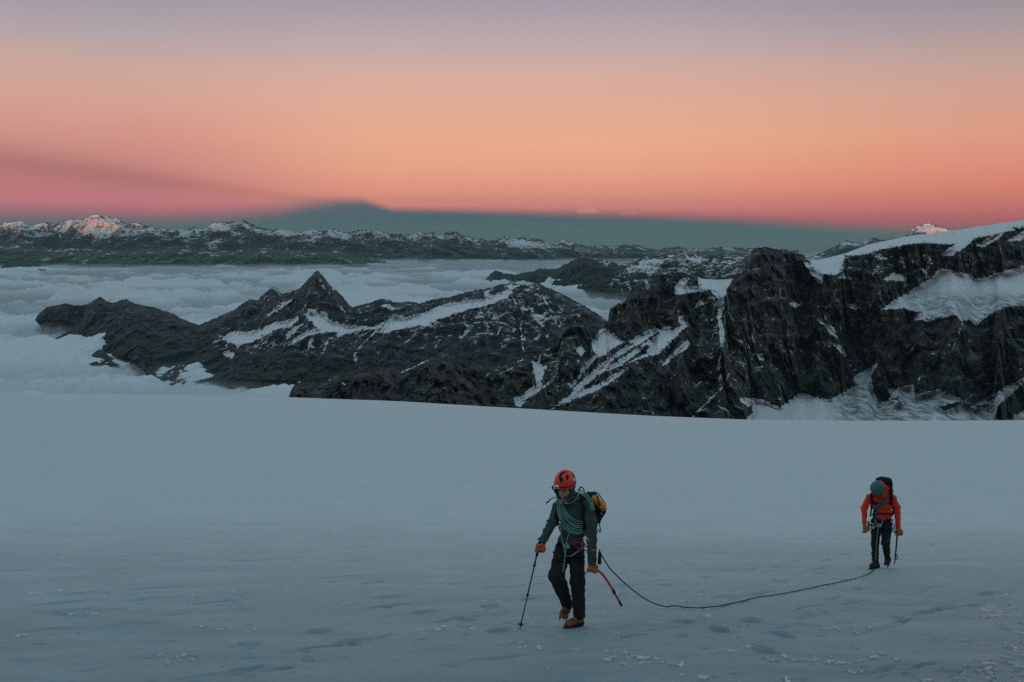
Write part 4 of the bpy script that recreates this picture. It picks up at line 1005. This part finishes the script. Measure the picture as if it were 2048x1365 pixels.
for w_, h_ in ((w2l, hn2l), (w2r, hn2r)):
    B.cone(w_, h_, .024, .026, .015); d_ = (h_-w_)/np.linalg.norm(h_-w_)
    for q_, l_ in ((-.022, .038), (-.007, .043), (.008, .041), (.022, .033)): B.cone(h_+np.array((q_, 0, 0)), h_+np.array((q_, 0, 0))+d_*l_*.5, .0075, .0065, .004)
    B.cone(h_+np.array((.02, 0, 0)), h_+np.array((.034, 0, 0))+d_*.012, .008, .0075, .005)
for a_, t_ in ((a2l, J2(1745, 1133, -.04)), (a2r, J2(1773, 1128, .08))): B.cone(a_, t_, .034, .024, .02)
B.mesh('body', .0105, MSKIN, p2)
for sx_ in (-1, 1): Field().ell(h2(.031*sx_, .083, -.003), RR, (.0125, .0125, .0125)).mesh('eye', .005, MEYE, p2)
Field().ell(h2(0, 0, .02), RR, (.080, .100, .085), .01).cut(h2(0, .05, 0), g_f).mesh('hair', .009, MHAIR, p2, .003, .02, 3)
HM = Field(); hc2 = h2(0, -.01, .035); HM.ell(hc2, RR, (.118, .138, .122), .01); HM.cut(h2(0, 0, .022), -(g_u+g_f*.1)); HM.hole(hc2-g_u*.01, RR, (.098, .118, .102), .004)
hm2 = HM.mesh('helmet', .0085, MTEAL, p2)
rim2 = [hc2+g_r*math.cos(a)*.120+g_f*math.sin(a)*.140-g_u*.018 for a in np.linspace(0, 2*PI, 30)]
o_ = tube('rim', rim2, .009, mat('dark_teal_plastic', (.012, .03, .035), .5), None, 8, caps=False); o_.parent = hm2
th2 = bvh(hm2)
for pts_ in ([(1757,962),(1758,970),(1757,980)], [(1748,964),(1747,972),(1749,981)], [(1764,968),(1765,974),(1763,981)]):
    o_ = ribbon('ridge', th2, pts_, .012, MTEAL, None, .004, .006, 17.8); o_.parent = hm2
A = Field()
A.cone(J2(1745, 994, .0), J2(1778, 994, .0), px2(8), px2(8), .08); A.cone(J2(1757, 988, .03), J2(1768, 988, .03), px2(8), px2(8), .08); A.cone(J2(1752, 1010, .0), J2(1773, 1010, .0), px2(11.5), px2(11.5), .06)
A.cone(J2(1756, 1026, .02), J2(1775, 1026, .02), px2(10.5), px2(10.5), .06); A.cone(J2(1757, 1032, .04), J2(1774, 1032, .04), px2(10), px2(10), .05)
A.cone(s2l, e2l, px2(7.0), px2(6.8), .06); A.cone(e2l, w2l, px2(6.8), px2(5.2), .02)
A.cone(s2r, e2r, px2(7.2), px2(7.4), .06); A.cone(e2r, w2r, px2(7.2), px2(5.8), .02)
j2 = A.mesh('jacket', .011, MREDJ, p2, .012, .10, 31, fdir=1.6)
G = Field(); G.cone(J2(1762, 966, .0), J2(1772, 978, -.03), px2(5), px2(5), .04); G.cone(J2(1772, 978, -.03), J2(1768, 992, -.10), px2(5), px2(4.5), .04); G.cone(J2(1748, 988, -.10), J2(1768, 992, -.10), px2(4), px2(4.5), .04)
G.mesh('hood', .009, MREDJ, p2, .006, .05, 33)
Tt = Field()
Tt.cone(J2(1753, 1045, .05), J2(1774, 1045, .05), px2(11), px2(11), .04)
Tt.cone(q2l, k2l, px2(11), px2(8.6), .03); Tt.cone(k2l, J2(1750.5, 1120, .05), px2(8.3), px2(7.4), .03)
Tt.cone(q2r, k2r, px2(11), px2(9), .03); Tt.cone(k2r, J2(1774, 1112, .12), px2(8.4), px2(6.8), .03)
t2_ = Tt.mesh('trousers', .011, MDARK, p2, .011, .12, 35, fdir=1.8)
tp = J2(1741, 1136.5, -.14); hp = J2(1755, 1131.5, .09)
for q_ in (tp, hp): q_[2] = zsurf(q_[0], q_[1])+.018
MB2 = mat('dark_boot_leather', (.035, .028, .026), .7, .25, .4, 90, .3)
boot(p2, a2l, hp, tp, (0, -.05, 1), 1.05, MB2, .009)
boot(p2, a2r, J2(1775, 1118, .22), J2(1773, 1131, .04), (0, -.80, .60), 1.05, MB2, .009)
tj2 = bvh(j2, t2_)
# gloves: one hanging open, one round the axe
Fd = Field(); w_ = w2l+(hn2l-w2l)*.2; dn = np.array((.12, -.25, -1.)); dn /= np.linalg.norm(dn); sdv = np.array((.55, -.80, .05)); sdv /= np.linalg.norm(sdv); nf = np.cross(dn, sdv)
pm = w_+dn*.075
Fd.cone(w_, pm, .034, .030, .02); Fd.cone(pm-sdv*.022, pm+sdv*.022, .024, .024, .02)
for o_, l_ in ((-.036, .85), (-.012, 1.), (.012, .97), (.035, .78)):
    a0 = pm+sdv*o_+dn*.012; a1 = a0+(dn*.036+nf*.008)*l_; a2 = a1+(dn*.026+nf*.018)*l_; a3 = a2+(dn*.012+nf*.022)*l_
    Fd.cone(a0, a1, .0145, .0135, .004); Fd.cone(a1, a2, .0135, .0125, .003); Fd.cone(a2, a3, .0125, .011, .003)
b0 = pm+sdv*.030-dn*.035; b1 = b0+sdv*.028+dn*.028; b2 = b1+dn*.034+nf*.006
Fd.cone(b0, b1, .018, .0145, .008); Fd.cone(b1, b2, .0145, .012, .004)
Fd.mesh('glove', .006, MGLOV2, p2, .0015, .03, 7)
fist(hn2r, J2(1796.5, 1060, -.08)-J2(1795, 1072, -.08), np.array((.5, .8, .3)), 1.25, .006, 'glove', MGLOV2, p2, wrist=w2r+(hn2r-w2r)*.1)
hn_ = ribbon('harness', tj2, [(1742,1040),(1750,1042),(1762,1043),(1774,1042),(1786,1040)], .055, MBLACK, p2, .012, .014, 17.9)
def hc_(o): o.parent = hn_; o.location = (0, 0, 0); return o
hc_(ribbon('leg_loop', tj2, [(1743,1056),(1750,1059),(1758,1058),(1762,1050)], .05, MBLACK, None, .01, .012, 17.9))
hc_(ribbon('leg_loop', tj2, [(1764,1050),(1768,1058),(1776,1060),(1785,1057)], .05, MBLACK, None, .01, .012, 17.9))
for a_ in ((1745,1052,.06,.10,.2,MBRIGHT), (1748,1053,.06,.10,-.4,MBRIGHT), (1741,1048,.06,.11,.7,MSTEEL), (1739,1054,.06,.12,.1,MSTEEL), (1787,1044,.06,.10,.2,MBRIGHT), (1785,1056,.06,.12,-.2,MSTEEL), (1751,1052,.05,.09,.9,MSTEEL), (1787,1060,.05,.11,.5,MSTEEL)):
    hc_(carabiner(*a_, tree=tj2, off=.04, r=.008, Yf=17.9))
tube('ice_screw', [J2(1735.5, 1043, .02), J2(1736.5, 1054, .02)], .014, MSTEEL, None, 8).parent = hn_
tube('ice_screw', [J2(1738.5, 1046, .0), J2(1737, 1064, .0)], [.018, .009], MSTEEL, None, 8).parent = hn_

bp2 = thing('backpack', 'tall dark backpack rising behind the head of the climber in the red jacket', 'backpack', tuple(J2(1768, 1000, .25)))
Kp = Field(); Kp.cone(J2(1763, 965, .22), J2(1763, 1010, .22), px2(12), px2(14), .05); Kp.cone(J2(1775, 966, .20), J2(1774, 1010, .22), px2(10), px2(12), .05); Kp.cone(J2(1758, 962, .16), J2(1776, 963, .16), px2(7.5), px2(8), .04); Kp.cone(J2(1779, 970, .14), J2(1778, 990, .10), px2(5.5), px2(4.5), .03)
MPK2 = mat('dark_maroon_pack_cloth', (.022, .012, .014), .75, .2, .5, 60, .3)
Kp.mesh('pack_body', .011, MPK2, bp2, .008, .07, 41)
ribbon('shoulder_strap', tj2, [(1746,984),(1743,992),(1744,1002),(1750,1008),(1757,1010)], .050, MBLACK, bp2, .012, .014, 17.8)
ribbon('shoulder_strap', tj2, [(1780,982),(1782,992),(1782,1002),(1779,1010)], .060, MBLACK, bp2, .012, .014, 17.8)
ribbon('shoulder_strap', tj2, [(1745,1000),(1744,1012),(1742,1024),(1741,1034)], .030, MBLACK, bp2, .010, .012, 17.8)
ribbon('shoulder_strap', tj2, [(1783,1006),(1786,1016),(1787,1028)], .030, MBLACK, bp2, .010, .012, 17.8)
ribbon('hip_belt', tj2, [(1744,1030),(1754,1028.5),(1766,1028),(1778,1028),(1788,1029)], .036, MBLACK, bp2, .012, .014, 17.8)
ribbon('chest_strap', tj2, [(1749,1005),(1762,1007),(1776,1008)], .016, MBLACK, bp2, .012, .010, 17.8)
tube('dangling_strap', smooth_px([tuple(J2(1783, 975, .08)), tuple(J2(1785, 979, .06)), tuple(J2(1787, 985, .06))], 5), .008, MBLACK, bp2, flat=.5)

ia2 = thing('ice_axe', 'dark purple ice axe hanging straight down from the hand of the climber behind', 'ice axe', tuple(J2(1792, 1100, -.08)))
tube('shaft', [J2(1796, 1063, -.08), J2(1794.5, 1072, -.08), J2(1792.4, 1095, -.07), J2(1790, 1120, -.06)], [.016, .017, .016, .014], MSHAFT2, ia2, 10, flat=.7)
tube('spike', [J2(1790.2, 1118, -.06), J2(1789.2, 1126, -.06), J2(1788.6, 1131, -.06)], [.015, .010, .002], MSTEEL, ia2, 8)
tube('pick', smooth_px([tuple(J2(1796, 1064, -.09)), tuple(J2(1800, 1064, -.05)), tuple(J2(1803, 1067, .0)), tuple(J2(1805, 1072, .05))], 4), [.014, .014, .011, .003], MSTEEL, ia2, 8, flat=.35)
tube('adze', [J2(1795, 1064, -.10), J2(1791, 1064, -.14), J2(1789, 1065, -.18)], [.012, .016, .022], MSTEEL, ia2, 8, flat=.3)
tube('hand_rest', smooth_px([tuple(J2(1791.3, 1109, -.07)), tuple(J2(1794.2, 1111, -.08)), tuple(J2(1794.5, 1117, -.08)), tuple(J2(1791.5, 1120, -.07))], 4), .009, MBLACK, ia2, 8)

# ------------------------------------------------------------------ the rope that joins them
rp = thing('climbing_rope', 'thin green rope coiled over both climbers and trailing across the snow between them', 'rope', tuple(ground_hit(1395, 1222)))
tjh = bvh(jacket, trousers, hood)
inner = [(1121,1000),(1128,1014),(1134,1025),(1144,1037),(1156,1043),(1169,1044)]
outer = [(1113,999),(1114,1018),(1118,1036),(1130,1057),(1150,1069),(1169,1065)]
for i in range(7):
    t = i/6; w_ = .95*math.sin(i*2.3+1)
    pts = [(a[0]+(b[0]-a[0])*t+w_*math.sin(j*1.7+i), a[1]+(b[1]-a[1])*t+w_*math.cos(j+i*2)) for j, (a, b) in enumerate(zip(inner, outer))]
    tube('coil_loop', onpath(tjh, pts, .010+.006*(i % 2), 6, 10.4), .0054, MROPE, rp, 8)
for i in range(3):
    pts = [(1154+i*.8,979+i*3.2),(1164-i*.2,982+i*3.2),(1174-i*1.6,989+i*3.0),(1182-i*2.6,1000+i*1.4),(1187-i*3.2,1010),(1189-i*3.4,1021)]
    tube('coil_loop', onpath(tjh, pts, .012, 6, 10.45), .0052, MROPE, rp, 8)
tube('coil_loop', onpath(tjh, [(1157,987),(1154,996),(1148,1002),(1139,1007),(1129,1006)], .010, 6, 10.4), .0062, MROPE, rp, 8)
tj1 = bvh(jacket, trousers, hn)
tube('tie_in_strand', onpath(tj1, [(1119,1030),(1121.5,1045),(1122.5,1069),(1126,1088),(1130,1106),(1131,1109),(1138,1113),(1146,1110),(1155,1104),(1163,1099),(1174,1101)], .012, 6, 10.4), .0062, MROPE, rp, 8)
tube('tie_in_strand', onpath(tj1, [(1140,1063),(1135,1077),(1132,1090),(1133,1097),(1131,1108),(1129,1122),(1127,1136),(1126,1144)], .014, 6, 10.4), .0062, MROPE, rp, 8)
kc, _ = on(tj1, 1133.5, 1091, .02, 10.4); kn = []
for i in range(40):
    a = i/39*4*PI; kn.append(kc+np.array((.018*math.cos(a)+.008*math.sin(a*.5), -.012*math.sin(a*1.5)-.005, .020*math.sin(a)-.004*i/10)))
tube('knot', kn, .0085, MROPE, rp, 8)
k2_, _ = on(tj1, 1138, 1095, .02, 10.4); tube('knot', [kc, k2_, k2_+(k2_-kc)*.3], [.012, .014, .007], MROPE, rp, 8)
# from hip to snow, along the snow, and up to the second climber
run = [(1198,1100),(1203,1111),(1211,1124),(1222,1140),(1240,1158),(1260,1176),(1281,1192),(1300,1203.5),(1322,1212),(1345,1218),(1370,1220.5),(1395,1221),(1418,1218.5),(1440,1214.5),(1462,1209),(1485,1204),(1503,1200),(1520,1196.5),(1545,1194.5),(1570,1191),(1595,1186.5),(1620,1180.5),(1640,1175),(1660,1171.5),(1682,1167),(1705,1162),(1722,1157),(1738,1150),(1745,1144)]
pts3 = []; g0 = ground_hit(1345, 1218)[1]; y0 = Y1-.02
for i, (u, v) in enumerate(run):
    if u < 1345:
        t = (u-1198)/(1345-1198); y = y0+(g0-y0)*t**.9; pts3.append(np.array(P(u, v, y), float))
    else:
        g = ground_hit(u, v); g[2] = max(g[2], float(slope_z(g[0], g[1]))-.004)+.012; pts3.append(g)
pts3 += [J2(1748, 1138, -.19), J2(1749.5, 1128, -.16)]
for q in onpath(tj2, [(1750.5,1118),(1752,1100),(1753.5,1080),(1755.5,1060),(1757,1053)], .02, 2, 17.9): pts3.append(q)
s3 = smooth_px(np.array(pts3), 6)
gi = [i for i, q in enumerate(s3) if q[0] > float(P(1345, 1218, g0)[0])-.05 and q[1] < 17.7]
gz_ = np.array([max(s3[i][2], zsurf(s3[i][0], s3[i][1])+.008) for i in gi])
base_ = np.array([float(slope_z(s3[i][0], s3[i][1])) for i in gi]); e_ = gz_-base_
e_ = np.array([e_[max(0, i-5):i+6].max() for i in range(len(e_))]); e_ = blur1(e_[:, None], 15, 0)[:, 0]
for n_, i in enumerate(gi): s3[i][2] = base_[n_]+e_[n_]
tube('trailing_strand', s3, .0072, MROPED, rp, 8)
tube('tie_in_strand', onpath(tj2, [(1748,1037),(1751,1044),(1756,1051),(1762,1050),(1766,1040)], .02, 5, 17.9), .0085, MROPE, rp, 8)
tube('tie_in_strand', onpath(tj2, [(1757,1052),(1755.5,1062),(1754,1080),(1752.5,1100),(1751.5,1122)], .026, 5, 17.9), .0085, mat('pale_rope_sheath', (.20, .24, .18), .85, .15), rp, 8)
kc, _ = on(tj2, 1758.5, 1051.5, .03, 17.9)
tube('knot', [kc+np.array((.032*math.cos(a), -.012*math.sin(a*1.5), .020*math.sin(a))) for a in np.linspace(0, 4*PI, 40)], .011, MROPE, rp, 8)
th3 = bvh(j2, t2_, hn_)
for i in range(6):
    t = i/5*8-4
    tube('coil_loop', onpath(th3, [(1775+t*.5,988+t*.6),(1770+t*.6,999+t*.7),(1762+t*.7,1009+t*.7),(1753+t*.8,1018+t*.6),(1749+t*.6,1028+t*.2),(1748+t*.5,1036)], .016+.008*(i % 2), 5, 17.8), .0098, mat('dull_green_rope', (.035, .12, .105), .85, .15, .4, 300, .3) if i == 0 else bpy.data.materials['dull_green_rope'], rp, 8)
# ------------------------------------------------------------------ air
def haze_box():
    x0, x1, y0, y1, z0, z1 = -62000, 62000, -9500, 64500, -3200, 1900
    v = [(x, y, z) for x in (x0, x1) for y in (y0, y1) for z in (z0, z1)]
    f = [(0,1,3,2), (4,6,7,5), (0,4,5,1), (2,3,7,6), (0,2,6,4), (1,5,7,3)]
    m = bpy.data.materials.new('haze'); m.use_nodes = True; t = m.node_tree; t.nodes.clear()
    pv = t.nodes.new('ShaderNodeVolumePrincipled'); out = t.nodes.new('ShaderNodeOutputMaterial')
    pv.inputs['Color'].default_value = (.44, .64, .64, 1)
    pv.inputs['Density'].default_value = HAZE
    pv.inputs['Anisotropy'].default_value = 0.0
    t.links.new(pv.outputs[0], out.inputs['Volume'])
    o = raw_mesh('haze', v, f, m, smooth=False); o['kind'] = 'stuff'
    return o
HAZE = 6.8e-6
haze_box()
def mist_layer():
    x0, x1, y0, y1, z0, z1 = -61000, 61000, 5000, 62000, -3100, -1335
    v = [(x, y, z) for x in (x0, x1) for y in (y0, y1) for z in (z0, z1)]
    f = [(0,1,3,2), (4,6,7,5), (0,4,5,1), (2,3,7,6), (0,2,6,4), (1,5,7,3)]
    m = bpy.data.materials.new('valley_mist'); m.use_nodes = True; t = m.node_tree; t.nodes.clear()
    pv = t.nodes.new('ShaderNodeVolumePrincipled'); out = t.nodes.new('ShaderNodeOutputMaterial')
    pv.inputs['Color'].default_value = (.74, .82, .87, 1)
    pv.inputs['Density'].default_value = 1/2300
    t.links.new(pv.outputs[0], out.inputs['Volume'])
    o = raw_mesh('valley_mist', v, f, m, smooth=False); o['kind'] = 'stuff'
mist_layer()
